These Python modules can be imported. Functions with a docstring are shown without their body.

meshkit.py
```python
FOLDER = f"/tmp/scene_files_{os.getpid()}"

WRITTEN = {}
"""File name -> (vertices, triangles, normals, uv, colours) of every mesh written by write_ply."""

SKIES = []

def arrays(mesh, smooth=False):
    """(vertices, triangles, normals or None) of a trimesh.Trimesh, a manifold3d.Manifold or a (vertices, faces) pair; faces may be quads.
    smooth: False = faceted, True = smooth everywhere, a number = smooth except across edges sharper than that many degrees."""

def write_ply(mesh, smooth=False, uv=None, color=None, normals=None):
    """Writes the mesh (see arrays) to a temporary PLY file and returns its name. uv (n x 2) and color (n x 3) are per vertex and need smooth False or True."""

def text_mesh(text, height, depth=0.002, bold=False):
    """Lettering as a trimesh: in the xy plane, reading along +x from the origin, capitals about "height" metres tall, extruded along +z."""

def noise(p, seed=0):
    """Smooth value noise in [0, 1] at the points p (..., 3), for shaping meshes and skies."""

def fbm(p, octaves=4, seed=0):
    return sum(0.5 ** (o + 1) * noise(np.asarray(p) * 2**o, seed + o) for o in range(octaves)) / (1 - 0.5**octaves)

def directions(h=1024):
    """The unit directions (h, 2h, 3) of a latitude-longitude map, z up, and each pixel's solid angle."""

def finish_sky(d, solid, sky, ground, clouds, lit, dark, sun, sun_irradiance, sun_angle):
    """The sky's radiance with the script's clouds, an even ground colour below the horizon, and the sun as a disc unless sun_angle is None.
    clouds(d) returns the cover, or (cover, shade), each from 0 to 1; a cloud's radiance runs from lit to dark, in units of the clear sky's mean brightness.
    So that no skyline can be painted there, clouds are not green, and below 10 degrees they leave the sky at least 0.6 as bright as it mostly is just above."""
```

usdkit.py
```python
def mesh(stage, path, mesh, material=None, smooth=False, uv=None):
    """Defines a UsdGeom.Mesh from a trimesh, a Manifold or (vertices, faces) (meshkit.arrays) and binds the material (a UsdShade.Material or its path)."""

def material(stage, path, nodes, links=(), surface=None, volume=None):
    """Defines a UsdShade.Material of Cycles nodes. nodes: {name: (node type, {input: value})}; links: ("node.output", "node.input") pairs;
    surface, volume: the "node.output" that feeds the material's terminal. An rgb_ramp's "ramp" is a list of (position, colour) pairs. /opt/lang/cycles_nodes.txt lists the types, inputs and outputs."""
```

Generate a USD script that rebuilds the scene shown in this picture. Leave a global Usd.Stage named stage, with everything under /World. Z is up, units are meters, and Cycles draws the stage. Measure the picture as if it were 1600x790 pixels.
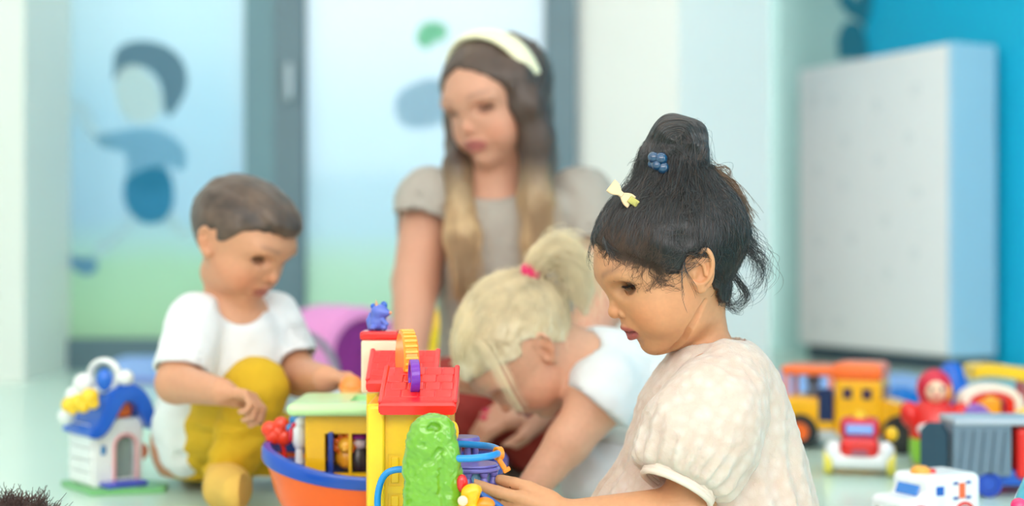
import math, numpy as np, trimesh, manifold3d, usdkit, meshkit
from pxr import Usd, UsdGeom, UsdLux, UsdShade, Gf, Sdf, Vt
from manifold3d import Manifold, CrossSection
from scipy.interpolate import CubicSpline, PchipInterpolator

stage = Usd.Stage.CreateInMemory()
UsdGeom.SetStageUpAxis(stage, 'Z')
UsdGeom.Xform.Define(stage, '/World')
UsdGeom.Scope.Define(stage, '/World/Looks')

# ---------------------------------------------------------------- camera, sky, lamps, exposure
FPX, EYE = 2222.0, 0.37                       # focal length in pixels of the 1600 wide frame, lens height
cam = UsdGeom.Camera.Define(stage, '/World/camera')
cam.CreateHorizontalApertureAttr(36.0)
cam.CreateFocalLengthAttr(36.0 * FPX / 1600)
cam.CreateFStopAttr(2.1)
cam.CreateFocusDistanceAttr(1.53)
cam.CreateExposureAttr(0.18)
cam.CreateClippingRangeAttr((0.05, 100.0))
UsdGeom.Xformable(cam).AddTranslateOp().Set(Gf.Vec3d(0, 0, EYE))
UsdGeom.Xformable(cam).AddRotateXOp().Set(90.0)

dome = UsdLux.DomeLight.Define(stage, '/World/sky')
dome.CreateColorAttr(Gf.Vec3f(1.0, 0.99, 0.97)); dome.CreateIntensityAttr(1.45)
CEIL = 2.7
LAMPS = [(-1.5, 0.2), (0.0, 0.2), (1.5, 0.2), (-1.5, 2.0), (0.0, 2.0), (1.5, 2.0), (-1.5, 3.7), (0.45, 3.45)]
LAMP_POWER = 3.0

# ---------------------------------------------------------------- picture point at a distance -> world
def P(px, py, Y):
    return np.array([(px - 800) / FPX * Y, Y, EYE - (py - 395) / FPX * Y])
def L(px, Y):
    return px / FPX * Y
def lin(*c):
    c = np.array(c, float) / 255
    return tuple(np.where(c < 0.04045, c / 12.92, ((c + 0.055) / 1.055) ** 2.4))

# ---------------------------------------------------------------- materials
def mat(name, color, rough=0.4, noise=0.0, nscale=20, bump=0.0, bscale=60, bdist=0.002, attr=False, **kw):
    path = '/World/Looks/' + name
    n = {'p': ('principled_bsdf', {'base_color': color, 'roughness': rough, **kw})}
    l = []
    src = None
    if attr:
        n['at'] = ('attribute', {'attribute': 'tint'}); src = 'at.color'
    if noise or bump:
        n['tc'] = ('texture_coordinate', {})
    if noise:
        n['n'] = ('noise_texture', {'scale': nscale, 'detail': 3})
        l.append(('tc.object', 'n.vector'))
        n['r'] = ('map_range', {'from_min': 0.25, 'from_max': 0.75, 'to_min': 1 - noise, 'to_max': 1 + noise})
        l.append(('n.fac', 'r.value'))
        n['v'] = ('vector_math', {'math_type': 'scale', 'vector1': color})
        l.append(('r.result', 'v.scale'))
        if src: l.append((src, 'v.vector1'))
        src = 'v.vector'
    if src: l.append((src, 'p.base_color'))
    if bump:
        n['bn'] = ('noise_texture', {'scale': bscale, 'detail': 4}); l.append(('tc.object', 'bn.vector'))
        n['b'] = ('bump', {'strength': bump, 'distance': bdist}); l += [('bn.fac', 'b.height'), ('b.normal', 'p.normal')]
    return usdkit.material(stage, path, n, l, surface='p.BSDF')
PLAST = {}
def plastic(r, g, b, rough=0.28, coat=0.25, sss=0.0):
    key = f'plastic_{int(r)}_{int(g)}_{int(b)}_{int(rough*100)}'
    if key not in PLAST:
        c = lin(r, g, b)
        kw = {'coat_weight': coat, 'coat_roughness': 0.12}
        if sss: kw |= {'subsurface_weight': sss, 'subsurface_scale': 0.01, 'subsurface_radius': (1, 0.6, 0.4)}
        PLAST[key] = mat(key, c, rough, noise=0.04, nscale=30, bump=0.05, bscale=140, bdist=0.001, **kw)
    return PLAST[key]

# ---------------------------------------------------------------- prims
USED = {}
def numbered(parent, name):
    k = (parent, name); USED[k] = USED.get(k, -1) + 1
    return parent + '/' + (name if USED[k] == 0 else f'{name}_{USED[k]:03d}')
def data(prim, label=None, cat=None, group=None, kind=None):
    for k, v in (('label', label), ('category', cat), ('group', group), ('kind', kind)):
        if v: prim.SetCustomDataByKey(k, v)
def thing(name, label, cat, group=None, loc=None, rz=0, s=1):
    x = UsdGeom.Xform.Define(stage, numbered('/World', name))
    if loc is not None:
        x.AddTranslateOp().Set(Gf.Vec3d(*map(float, loc)))
        if rz: x.AddRotateZOp().Set(float(rz))
        if s != 1: x.AddScaleOp().Set(Gf.Vec3f(s, s, s))
    data(x.GetPrim(), label, cat, group)
    return x.GetPrim()
def part(name, mesh, m, parent=None, smooth=35, label=None, kind=None, cat=None, group=None, tint=None, loc=None):
    base = '/World' if parent is None else str(parent.GetPath())
    path = numbered(base, name)
    if tint is not None: smooth = True
    g = usdkit.mesh(stage, path, mesh, m, smooth=smooth)
    if loc is not None: UsdGeom.Xformable(g).AddTranslateOp().Set(Gf.Vec3d(*map(float, loc)))
    if tint is not None:
        UsdGeom.PrimvarsAPI(g).CreatePrimvar('tint', Sdf.ValueTypeNames.Color3fArray, 'vertex').Set(Vt.Vec3fArray.FromNumpy(np.asarray(tint, np.float32)))
    data(g.GetPrim(), label, cat, group, kind)
    return g.GetPrim()
def struct(name, mesh, m, parent=None, smooth=30, label=None):
    return part(name, mesh, m, parent, smooth, label, kind='structure')
def curves(name, strands, widths, m, parent, label=None):
    """strands: list of (k,3); widths: root-to-tip pair in metres"""
    g = UsdGeom.BasisCurves.Define(stage, numbered(str(parent.GetPath()), name))
    g.CreateTypeAttr('linear')
    g.CreateCurveVertexCountsAttr(Vt.IntArray.FromNumpy(np.array([len(s) for s in strands], np.int32)))
    g.CreatePointsAttr(Vt.Vec3fArray.FromNumpy(np.vstack(strands).astype(np.float32)))
    w = np.concatenate([np.interp(np.linspace(0, 1, len(s)), [0, 0.6, 1], [widths[0], widths[0], widths[1]]) for s in strands])
    g.CreateWidthsAttr(Vt.FloatArray.FromNumpy(w.astype(np.float32))); g.SetWidthsInterpolation('vertex')
    UsdShade.MaterialBindingAPI.Apply(g.GetPrim()).Bind(m)
    data(g.GetPrim(), label, None, None, 'stuff')
    return g.GetPrim()

# ---------------------------------------------------------------- hard-surface helpers
def T(m, loc=(0, 0, 0), rx=0, ry=0, rz=0):
    m = m.copy()
    M = trimesh.transformations.euler_matrix(math.radians(rx), math.radians(ry), math.radians(rz))
    M[:3, 3] = loc
    m.apply_transform(M); return m
def tm(man):
    a = man.to_mesh()
    return trimesh.Trimesh(a.vert_properties[:, :3], a.tri_verts, process=False)
def mani(t):
    t = trimesh.Trimesh(t.vertices, t.faces, process=True)
    return Manifold(manifold3d.Mesh(np.asarray(t.vertices, np.float32), np.asarray(t.faces, np.uint32)))
def rbox(sx, sy, sz, r=0.004, loc=(0, 0, 0), seg=12, rx=0, ry=0, rz=0):
    """rounded box centred at loc"""
    r = min(r, sx * .49, sy * .49, sz * .49)
    s = Manifold.sphere(r, seg)
    b = Manifold.batch_hull([s.translate((a * (sx / 2 - r), b_ * (sy / 2 - r), c * (sz / 2 - r))) for a in (-1, 1) for b_ in (-1, 1) for c in (-1, 1)])
    return T(tm(b), loc, rx, ry, rz)
def join(*ms):
    return trimesh.util.concatenate([m for m in ms])
def spline(pts, n):
    pts = np.asarray(pts, float)
    d = np.r_[0, np.cumsum(np.linalg.norm(np.diff(pts, axis=0), axis=1))]
    return CubicSpline(d, pts)(np.linspace(0, d[-1], n))
def sweep(pts, r, sides=12, closed=False, caps=True, flat=1.0):
    p = np.asarray(pts, float); n = len(p)
    t = np.roll(p, -1, 0) - np.roll(p, 1, 0) if closed else np.gradient(p, axis=0)
    t /= np.linalg.norm(t, axis=1, keepdims=True) + 1e-12
    u = np.zeros_like(p)
    u0 = np.cross(t[0], [0, 0, 1.0]); u0 = np.cross(t[0], [1.0, 0, 0]) if np.linalg.norm(u0) < 0.05 else u0
    for i in range(n):
        u0 = u0 - t[i] * (u0 @ t[i]); u0 /= np.linalg.norm(u0); u[i] = u0
    w = np.cross(t, u); a = np.arange(sides) * 2 * np.pi / sides
    rr = np.broadcast_to(r, (n,))[:, None, None]
    v = (p[:, None] + rr * (np.cos(a)[None, :, None] * u[:, None] + flat * np.sin(a)[None, :, None] * w[:, None])).reshape(-1, 3)
    k = n if closed else n - 1
    i, j = np.meshgrid(np.arange(k), np.arange(sides), indexing='ij')
    i2 = (i + 1) % n; j2 = (j + 1) % sides
    f = np.stack([i * sides + j, i * sides + j2, i2 * sides + j2, i2 * sides + j], -1).reshape(-1, 4)
    f = np.vstack([f[:, [0, 1, 2]], f[:, [0, 2, 3]]])
    if not closed and caps:
        v = np.vstack([v, p[0], p[-1]]); c0, c1 = len(v) - 2, len(v) - 1
        jj = np.arange(sides); j2 = (jj + 1) % sides
        f = np.vstack([f, np.c_[np.full(sides, c0), j2, jj], np.c_[np.full(sides, c1), (n - 1) * sides + jj, (n - 1) * sides + j2]])
    m = trimesh.Trimesh(v, f, process=False)
    if m.volume < 0: m.invert()
    return m
def lathe(profile, sections=32, loc=(0, 0, 0), rx=0, ry=0, rz=0):
    m = trimesh.creation.revolve(np.asarray(profile, float), sections=sections)
    return T(m, loc, rx, ry, rz)
def ring(R, r, w, sections=40, loc=(0, 0, 0), rx=0, ry=0, rz=0, c=0.15):
    """flat hoop: outer radius R, radial thickness r, axial width w"""
    a = min(r, w) * c
    pr = [(R - r, -w / 2 + a), (R - r + a, -w / 2), (R - a, -w / 2), (R, -w / 2 + a), (R, w / 2 - a), (R - a, w / 2), (R - r + a, w / 2), (R - r, w / 2 - a), (R - r, -w / 2 + a)]
    return lathe(pr, sections, loc, rx, ry, rz)
def ball(r, loc=(0, 0, 0), s=(1, 1, 1), sub=3, rx=0, ry=0, rz=0):
    m = trimesh.creation.icosphere(sub, r); m.apply_scale(s); return T(m, loc, rx, ry, rz)
def extr(poly, h, loc=(0, 0, 0), rx=0, ry=0, rz=0, r=0.0):
    """poly: list of (x,y); extruded h along z, rim rounded by r"""
    poly = np.asarray(poly, float); x, y = poly.T
    if (x * np.roll(y, -1) - y * np.roll(x, -1)).sum() < 0: poly = poly[::-1]
    cs = CrossSection([poly])
    if r:
        ls = [cs.offset(-r * (1 - math.cos(t)), manifold3d.JoinType.Round).extrude(h - 2 * r * (1 - math.sin(t))).translate((0, 0, r * (1 - math.sin(t)))) for t in (0, .5, 1.05, math.pi / 2)]
        man = ls[0]
        for q in ls[1:]: man = man + q
    else:
        man = cs.extrude(h)
    return T(tm(man), loc, rx, ry, rz)

# ---------------------------------------------------------------- implicit surfaces for bodies, clothes and hair
def smin(a, b, k):
    if k <= 0: return np.minimum(a, b)
    h = np.clip(0.5 + 0.5 * (b - a) / k, 0, 1)
    return b * (1 - h) + a * h - k * h * (1 - h)
def smax(a, b, k): return -smin(-a, -b, k)
def sph(c, r):
    c = np.asarray(c, float); return lambda p: np.linalg.norm(p - c, axis=1) - r
def cap(a, b, ra, rb=None):
    a, b = np.asarray(a, float), np.asarray(b, float); rb = ra if rb is None else rb
    ab = b - a; q = ab @ ab + 1e-12
    def f(p):
        t = np.clip((p - a) @ ab / q, 0, 1)
        return np.linalg.norm(p - a - t[:, None] * ab, axis=1) - (ra + (rb - ra) * t)
    return f
def rot(rx=0, ry=0, rz=0):
    return trimesh.transformations.euler_matrix(math.radians(rx), math.radians(ry), math.radians(rz))[:3, :3]
def ell(c, r, Rm=None):
    c, r = np.asarray(c, float), np.asarray(r, float)
    def f(p):
        q = p - c
        if Rm is not None: q = q @ Rm
        k0 = np.linalg.norm(q / r, axis=1); k1 = np.linalg.norm(q / r**2, axis=1) + 1e-9
        return k0 * (k0 - 1) / k1
    return f
def chain(pts, rs, k=0.0):
    fs = [cap(pts[i], pts[i + 1], rs[i], rs[i + 1]) for i in range(len(pts) - 1)]
    def f(p):
        d = fs[0](p)
        for g in fs[1:]: d = smin(d, g(p), k)
        return d
    return f
def loft(zs, x0, x1, y0, y1, n=2.0):
    """upright body of elliptic sections: x0..x1, y0..y1 at heights zs (ascending)"""
    o = np.argsort(zs); zs = np.asarray(zs, float)[o]
    cs = [PchipInterpolator(zs, np.asarray(q, float)[o]) for q in (x0, x1, y0, y1)]
    def f(p):
        z = np.clip(p[:, 2], zs[0], zs[-1]); a0, a1, b0, b1 = (c(z) for c in cs)
        a, b = np.maximum((a1 - a0) / 2, 1e-4), np.maximum((b1 - b0) / 2, 1e-4)
        u, v = np.abs(p[:, 0] - (a0 + a1) / 2), np.abs(p[:, 1] - (b0 + b1) / 2)
        rr = ((u / a) ** n + (v / b) ** n) ** (1 / n) + 1e-9
        d = (rr - 1) * np.hypot(u, v) / rr
        d = np.where(rr < 0.3, (rr - 1) * np.minimum(a, b), d)
        e = np.maximum(zs[0] - p[:, 2], p[:, 2] - zs[-1])
        return np.where(e > 0, np.hypot(np.maximum(d, 0), e), np.maximum(d, np.maximum(e, -0.5)))
    return f
def plane(c, n):
    c, n = np.asarray(c, float), np.asarray(n, float); n = n / np.linalg.norm(n)
    return lambda p: (p - c) @ n
class S:
    """a list of shapes joined (or cut) softly in order; callable"""
    def __init__(s, fn=None): s.ops = []; fn and s.add(fn)
    def add(s, fn, k=0.0): s.ops.append((0, fn, k)); return s
    def sub(s, fn, k=0.0): s.ops.append((1, fn, k)); return s
    def cut(s, fn, k=0.0): s.ops.append((2, fn, k)); return s      # intersection
    def __call__(s, p):
        d = None
        for o, fn, k in s.ops:
            e = fn(p)
            d = e if d is None else smin(d, e, k) if o == 0 else smax(d, -e, k) if o == 1 else smax(d, e, k)
        return d
def local(f, M, scale):
    """shape given in a local frame (columns of M are its axes, 4x4, scale metres per unit)"""
    Rm, t = M[:3, :3], M[:3, 3]
    def g(p):
        q = (p - t) @ Rm / scale; r = np.linalg.norm(q, axis=1); o = r - .68; k = r < .95
        if k.any(): o[k] = f(q[k])
        return o * scale
    return g
def grad(f, p, e):
    k = np.array([[1, -1, -1], [-1, -1, 1], [-1, 1, -1], [1, 1, 1.0]])
    d = f(np.vstack([p + q * e for q in k])).reshape(4, -1)
    return (d[:, :, None] * k[:, None]).sum(0) / (4 * e)
def skin(f, lo, hi, h, steps=2, snap=True):
    """surface nets of f < 0 inside the box, evaluated only near the surface"""
    lo, hi = np.asarray(lo, float), np.asarray(hi, float); B = 6
    nb = np.maximum(np.ceil((hi - lo) / (h * B)).astype(int), 1); n = nb * B
    I = np.stack(np.meshgrid(*[np.arange(x) for x in nb], indexing='ij'), -1).reshape(-1, 3)
    dc = f(lo + (I * B + (B - 1) / 2) * h)
    V = np.repeat(np.repeat(np.repeat(np.where(dc < 0, -1.0, 1.0).reshape(nb), B, 0), B, 1), B, 2)
    act = I[np.abs(dc) < h * B * 1.5]
    loc = np.stack(np.meshgrid(*[np.arange(B)] * 3, indexing='ij'), -1).reshape(-1, 3)
    G = (act[:, None] * B + loc[None]).reshape(-1, 3)
    for s0 in range(0, len(G), 400000):
        g = G[s0:s0 + 400000]; V[g[:, 0], g[:, 1], g[:, 2]] = f(lo + g * h)
    V[0], V[-1], V[:, 0], V[:, -1], V[:, :, 0], V[:, :, -1] = 1, 1, 1, 1, 1, 1
    neg = V < 0
    c = sum(neg[a:n[0] - 1 + a, b:n[1] - 1 + b, d:n[2] - 1 + d].astype(np.int8) for a in (0, 1) for b in (0, 1) for d in (0, 1))
    cells = np.argwhere((c > 0) & (c < 8))
    idx = np.full(n - 1, -1, np.int64); idx[tuple(cells.T)] = np.arange(len(cells))
    acc, cnt = np.zeros((len(cells), 3)), np.zeros(len(cells))
    for ax in range(3):
        o1, o2 = [k for k in range(3) if k != ax]
        for a in (0, 1):
            for b in (0, 1):
                s = np.zeros(3, int); s[o1] = a; s[o2] = b; e = s.copy(); e[ax] = 1
                va, vb = V[tuple((cells + s).T)], V[tuple((cells + e).T)]
                x = (va < 0) != (vb < 0)
                t = np.where(x, va / np.where(x, va - vb, 1), 0)
                q = np.broadcast_to(s, cells.shape).astype(float).copy(); q[:, ax] += t
                acc += q * x[:, None]; cnt += x
    v = lo + (cells + acc / cnt[:, None]) * h
    F = []
    for ax in range(3):
        o1, o2 = [(1, 2), (2, 0), (0, 1)][ax]
        sl = [slice(1, -1)] * 3; sl[ax] = slice(0, -1); sh = [slice(1, -1)] * 3; sh[ax] = slice(1, None)
        A, Bq = neg[tuple(sl)], neg[tuple(sh)]
        w = np.argwhere(A != Bq); inside = A[tuple(w.T)]
        off = np.ones(3, int); off[ax] = 0; w = w + off
        q = []
        for a, b in ((1, 1), (0, 1), (0, 0), (1, 0)):
            g = w.copy(); g[:, o1] -= a; g[:, o2] -= b; q.append(idx[tuple(g.T)])
        q = np.stack(q, 1); q[~inside] = q[~inside][:, ::-1]; F.append(q)
    q = np.vstack(F); q = q[(q >= 0).all(1)]
    f3 = np.vstack([q[:, [0, 1, 2]], q[:, [0, 2, 3]]])
    if snap:
        for _ in range(steps):
            g = grad(f, v, h * 0.3); d = f(v)
            st = -d[:, None] * g / np.maximum((g**2).sum(1), 0.15)[:, None]
            ln = np.linalg.norm(st, axis=1, keepdims=True); v = v + st * np.minimum(1, 0.6 * h / (ln + 1e-12))
    return trimesh.Trimesh(v, f3, process=False)
def hug(f, p, off, it=3, e=0.001):
    """moves points to distance off from the surface of f"""
    for _ in range(it):
        g = grad(f, p, e); d = f(p) - off
        p = p - d[:, None] * g / np.maximum((g**2).sum(1), 0.2)[:, None]
    return p
def frame(forward, up, origin):
    x = np.asarray(forward, float); x = x / np.linalg.norm(x)
    y = np.cross(up, x); y = y / np.linalg.norm(y); z = np.cross(x, y)
    M = np.eye(4); M[:3, 0], M[:3, 1], M[:3, 2], M[:3, 3] = x, y, z, origin
    return M
def W(M, s, p):
    return np.asarray(p, float) * s @ M[:3, :3].T + M[:3, 3]

CAMPOS = np.array([0, 0, EYE])
def hit(f, px, py, y0=1.2, n=90):
    """where the line of sight through a picture point meets the surface f"""
    px, py = np.atleast_1d(px), np.atleast_1d(py)
    d = np.stack([(px - 800) / FPX, np.ones(len(px)), -(py - 395) / FPX], 1); t = np.full(len(px), y0)
    for _ in range(n): t = t + np.clip(f(CAMPOS + d * t[:, None]) * .8, -.02, .03)
    return CAMPOS + d * t[:, None]
# ================================================================ SETTING
def box(x0, x1, y0, y1, z0, z1):
    return T(trimesh.creation.box((x1 - x0, y1 - y0, z1 - z0)), ((x0 + x1) / 2, (y0 + y1) / 2, (z0 + z1) / 2))
M_floor = mat('mint_vinyl', lin(204, 230, 217), 0.22, noise=0.03, nscale=1.5, bump=0.04, bscale=25, bdist=0.002)
M_white = mat('white_paint', lin(240, 240, 237), 0.6, noise=0.015, nscale=3, bump=0.03, bscale=90)
M_warm = mat('warm_white_paint', lin(240, 238, 234), 0.6, noise=0.015, nscale=3, bump=0.03, bscale=90)
M_shaded = mat('shaded_white_paint', lin(176, 212, 210), 0.6, noise=0.02, nscale=3, bump=0.03, bscale=90)  # white recess wall; its shade and blue reflection are put into the colour
M_blue = mat('cyan_wall_paint', lin(0, 178, 218), 0.55, noise=0.02, nscale=3, bump=0.03, bscale=90)
M_frame = mat('slate_frame', lin(92, 117, 128), 0.4, noise=0.03, nscale=9)
M_frame2 = mat('teal_grey_frame', lin(98, 134, 144), 0.4, noise=0.03, nscale=9)
M_ceil = mat('ceiling_white', lin(240, 240, 238), 0.7, noise=0.01)
WY = 4.5
struct('floor', box(-3.2, 4.2, -1.2, 5.8, -0.05, 0), M_floor)
struct('ceiling', box(-3.2, 4.2, -1.2, 5.8, CEIL, CEIL + .06), M_ceil)
rear = [box(-2.32, 4.4, -1.32, -1.2, 0, .95), box(-2.32, 4.4, -1.32, -1.2, 2.35, CEIL), box(-2.32, -2.0, -1.32, -1.2, .95, 2.35), box(2.2, 4.4, -1.32, -1.2, .95, 2.35)]  # unseen wall added behind the camera; opening sized for frontal daylight
struct('wall_rear', join(*rear), M_white)
struct('wall_left', box(-2.32, -2.2, -1.2, 4.07, 0, CEIL), M_white)
X = lambda px, Y: (px - 800) / FPX * Y
struct('wall_pier', box(-2.3, X(38, 4.07), 4.07, 4.8, 0, CEIL), mat('greenish_white_paint', lin(230, 234, 226), 0.6, noise=0.015, nscale=3))
struct('wall_back', box(-1.55, .22, WY - .01, WY + .12, 2.2, CEIL), M_white)
# white corner column: two faces meet at the picture's x = 1060
col = [P(900, 0, 4.5)[:2], P(1060, 0, 4.22)[:2], P(1203, 0, 4.42)[:2], (X(1203, 4.42) + .1, 5.5), (X(900, 4.5), 5.5)]
struct('wall_column', extr([tuple(c) for c in col], CEIL), M_warm)
# blue side wall, parallel to the cabinet's front
C0, U, Vv = np.array([1.339, 4.33]), np.array([-.453, .891]), np.array([.891, .453])
def wl(t, o=0.215): return C0 + o * Vv + t * U
def wallseg(t0, t1, o0=.215, o1=.33): return extr([tuple(wl(t0, o0)), tuple(wl(t0, o1)), tuple(wl(t1, o1)), tuple(wl(t1, o0))][::1], CEIL)
def fixw(m):
    if m.volume < 0: m.invert()
    return m
struct('wall_right', fixw(extr([tuple(p) for p in (wl(-5.2), wl(-5.2, .33), wl(.644, .33), wl(.644))], CEIL)), M_blue)
struct('wall_recess', fixw(extr([tuple(p) for p in (wl(.644), wl(.644, .33), wl(1.35, .33), wl(1.35))], CEIL)), M_shaded)
# ---- glazed doors with printed glass
def pane_mat(name, stops, z0, z1):
    return usdkit.material(stage, '/World/Looks/' + name, {
        'tc': ('geometry', {}), 'sx': ('separate_xyz', {}), 'n': ('noise_texture', {'scale': 2.5, 'detail': 2}),
        'nm': ('math', {'math_type': 'multiply_add', 'value2': 0.12, 'value3': -0.06}), 'ad': ('math', {'math_type': 'add'}),
        'mr': ('map_range', {'from_min': z0, 'from_max': z1, 'to_min': 0, 'to_max': 1, 'clamp': True}),
        'rp': ('rgb_ramp', {'ramp': stops}), 'd': ('diffuse_bsdf', {}), 't': ('translucent_bsdf', {}), 'g': ('glossy_bsdf', {'roughness': 0.08, 'color': (1, 1, 1)}),
        'm': ('mix_closure', {'fac': 0.55}), 'f': ('fresnel', {'IOR': 1.4}), 'm2': ('mix_closure', {})},
        [('tc.position', 'sx.vector'), ('tc.position', 'n.vector'), ('n.fac', 'nm.value1'), ('sx.z', 'ad.value1'), ('nm.value', 'ad.value2'), ('ad.value', 'mr.value'), ('mr.result', 'rp.fac'),
         ('rp.color', 'd.color'), ('rp.color', 't.color'), ('d.BSDF', 'm.closure1'), ('t.BSDF', 'm.closure2'), ('m.closure', 'm2.closure1'), ('g.BSDF', 'm2.closure2'), ('f.fac', 'm2.fac')], surface='m2.closure')
M_pane1 = pane_mat('printed_glass_blue', [(0, lin(190, 220, 192)), (.2, lin(186, 218, 198)), (.27, lin(186, 216, 218)), (.34, lin(182, 211, 226)), (.6, lin(186, 216, 230)), (.8, lin(200, 224, 234)), (1, lin(208, 229, 237))], 0.1, 1.25)
M_pane2 = pane_mat('printed_glass_pale', [(0, lin(192, 222, 198)), (.2, lin(198, 224, 212)), (.3, lin(198, 222, 232)), (.6, lin(204, 224, 236)), (.8, lin(216, 229, 238)), (1, lin(222, 233, 240))], 0.1, 1.25)
def glazed(n, xl, xr, sl, sr, pm, fm):
    """frame from xl to xr with stiles sl and sr wide"""
    w = UsdGeom.Xform.Define(stage, f'/World/window_{n}').GetPrim(); data(w, kind='structure')
    part('window_frame', join(box(xl, xl + sl, WY - .04, WY + .04, 0, 2.2), box(xr - sr, xr, WY - .04, WY + .04, 0, 2.2)), fm, w)
    part('bottom_rail', box(xl + sl, xr - sr, WY - .035, WY + .035, 0, .1), M_frame, w); part('top_rail', box(xl + sl, xr - sr, WY - .035, WY + .035, 2.1, 2.2), M_frame, w)
    part('pane', box(xl + sl - .005, xr - sr + .005, WY - .006, WY + .006, .095, 2.105), pm, w)
    part('gasket', join(*[box(a, b, WY - .02, WY - .006, .1, 2.1) for a, b in ((xl + sl, xl + sl + .006), (xr - sr - .006, xr - sr))]), M_frame, w)
    return w
win1 = glazed(1, X(39, WY), X(431, WY), X(51, WY) - X(39, WY), X(431, WY) - X(387, WY), M_pane1, M_frame2)
win2 = glazed(2, X(431.5, WY), X(900, WY), X(476, WY) - X(431.5, WY), X(900, WY) - X(854, WY), M_pane2, M_frame)
# sliding door pull
hd = P(452, 128, WY - .055)
part('door_handle', join(rbox(.026, .02, .12, .008, hd), rbox(.012, .03, .02, .004, hd + [0, .012, .04]), rbox(.012, .03, .02, .004, hd + [0, .012, -.04])), mat('brushed_metal', lin(150, 165, 172), .35, metallic=.6), win2)
# painted child and scenery on the glass, thin printed film pieces
def decal(name, pts, color, parent, label=None, lay=0, smooth=True):
    pts = np.array(pts, float)
    if smooth: pts = spline(np.vstack([pts, pts[:1]]), 40)[:-1]
    y = WY - .0063 - .0012 * lay
    q = [(X(a, y), EYE - (b - 395) / FPX * y) for a, b in pts]
    m = fixw(T(extr(q, .001), (0, 0, 0))); m.apply_transform(np.array([[1, 0, 0, 0], [0, 0, -1, y], [0, 1, 0, 0], [0, 0, 0, 1.0]]))
    return part(name, fixw(m), usdkit.material(stage, '/World/Looks/film_%d_%d_%d' % color, {'d': ('diffuse_bsdf', {'color': lin(*color)}), 't': ('transparent_bsdf', {'color': tuple(.45 + .55 * v for v in lin(*color))}), 'm': ('mix_closure', {'fac': .45})}, [('t.BSDF', 'm.closure1'), ('d.BSDF', 'm.closure2')], surface='m.closure'), parent, label=label)
kid = part('painted_figure', box(X(52, WY), X(53, WY), WY - .0065, WY - .006, .1, .11), M_frame, win1, label='printed picture of a running dark-haired child in blue')
def kd(*a, **k): return decal(*a, **k)
kd('painted_hair', [(178, 100), (185, 75), (215, 64), (255, 70), (285, 95), (293, 130), (282, 160), (262, 182), (255, 160), (250, 130), (225, 105), (195, 108), (180, 125)], (122, 156, 172), kid)
kd('painted_face', [(186, 112), (212, 102), (240, 125), (252, 150), (250, 178), (225, 192), (198, 186), (184, 160), (180, 135)], (222, 236, 234), kid, lay=1)
kd('painted_arm', [(108, 168), (122, 152), (138, 165), (150, 195), (172, 215), (180, 228), (160, 232), (138, 215), (120, 190)], (212, 234, 240), kid)
kd('painted_shirt', [(150, 210), (185, 205), (235, 200), (272, 215), (292, 250), (282, 268), (262, 255), (265, 282), (200, 282), (196, 240), (165, 232)], (150, 200, 222), kid, lay=1)
kd('painted_shorts', [(196, 280), (268, 278), (272, 310), (262, 338), (235, 350), (208, 338), (194, 310)], (70, 160, 196), kid, lay=2)
kd('painted_leg', [(196, 330), (212, 338), (200, 360), (178, 385), (150, 400), (146, 388), (170, 368)], (212, 234, 240), kid)
kd('painted_leg', [(255, 335), (270, 330), (282, 350), (300, 362), (296, 372), (272, 362)], (212, 234, 238), kid)
kd('painted_shoe', [(88, 378), (100, 388), (122, 402), (150, 406), (152, 420), (138, 430), (112, 418), (92, 402)], (130, 178, 214), kid)
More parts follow.
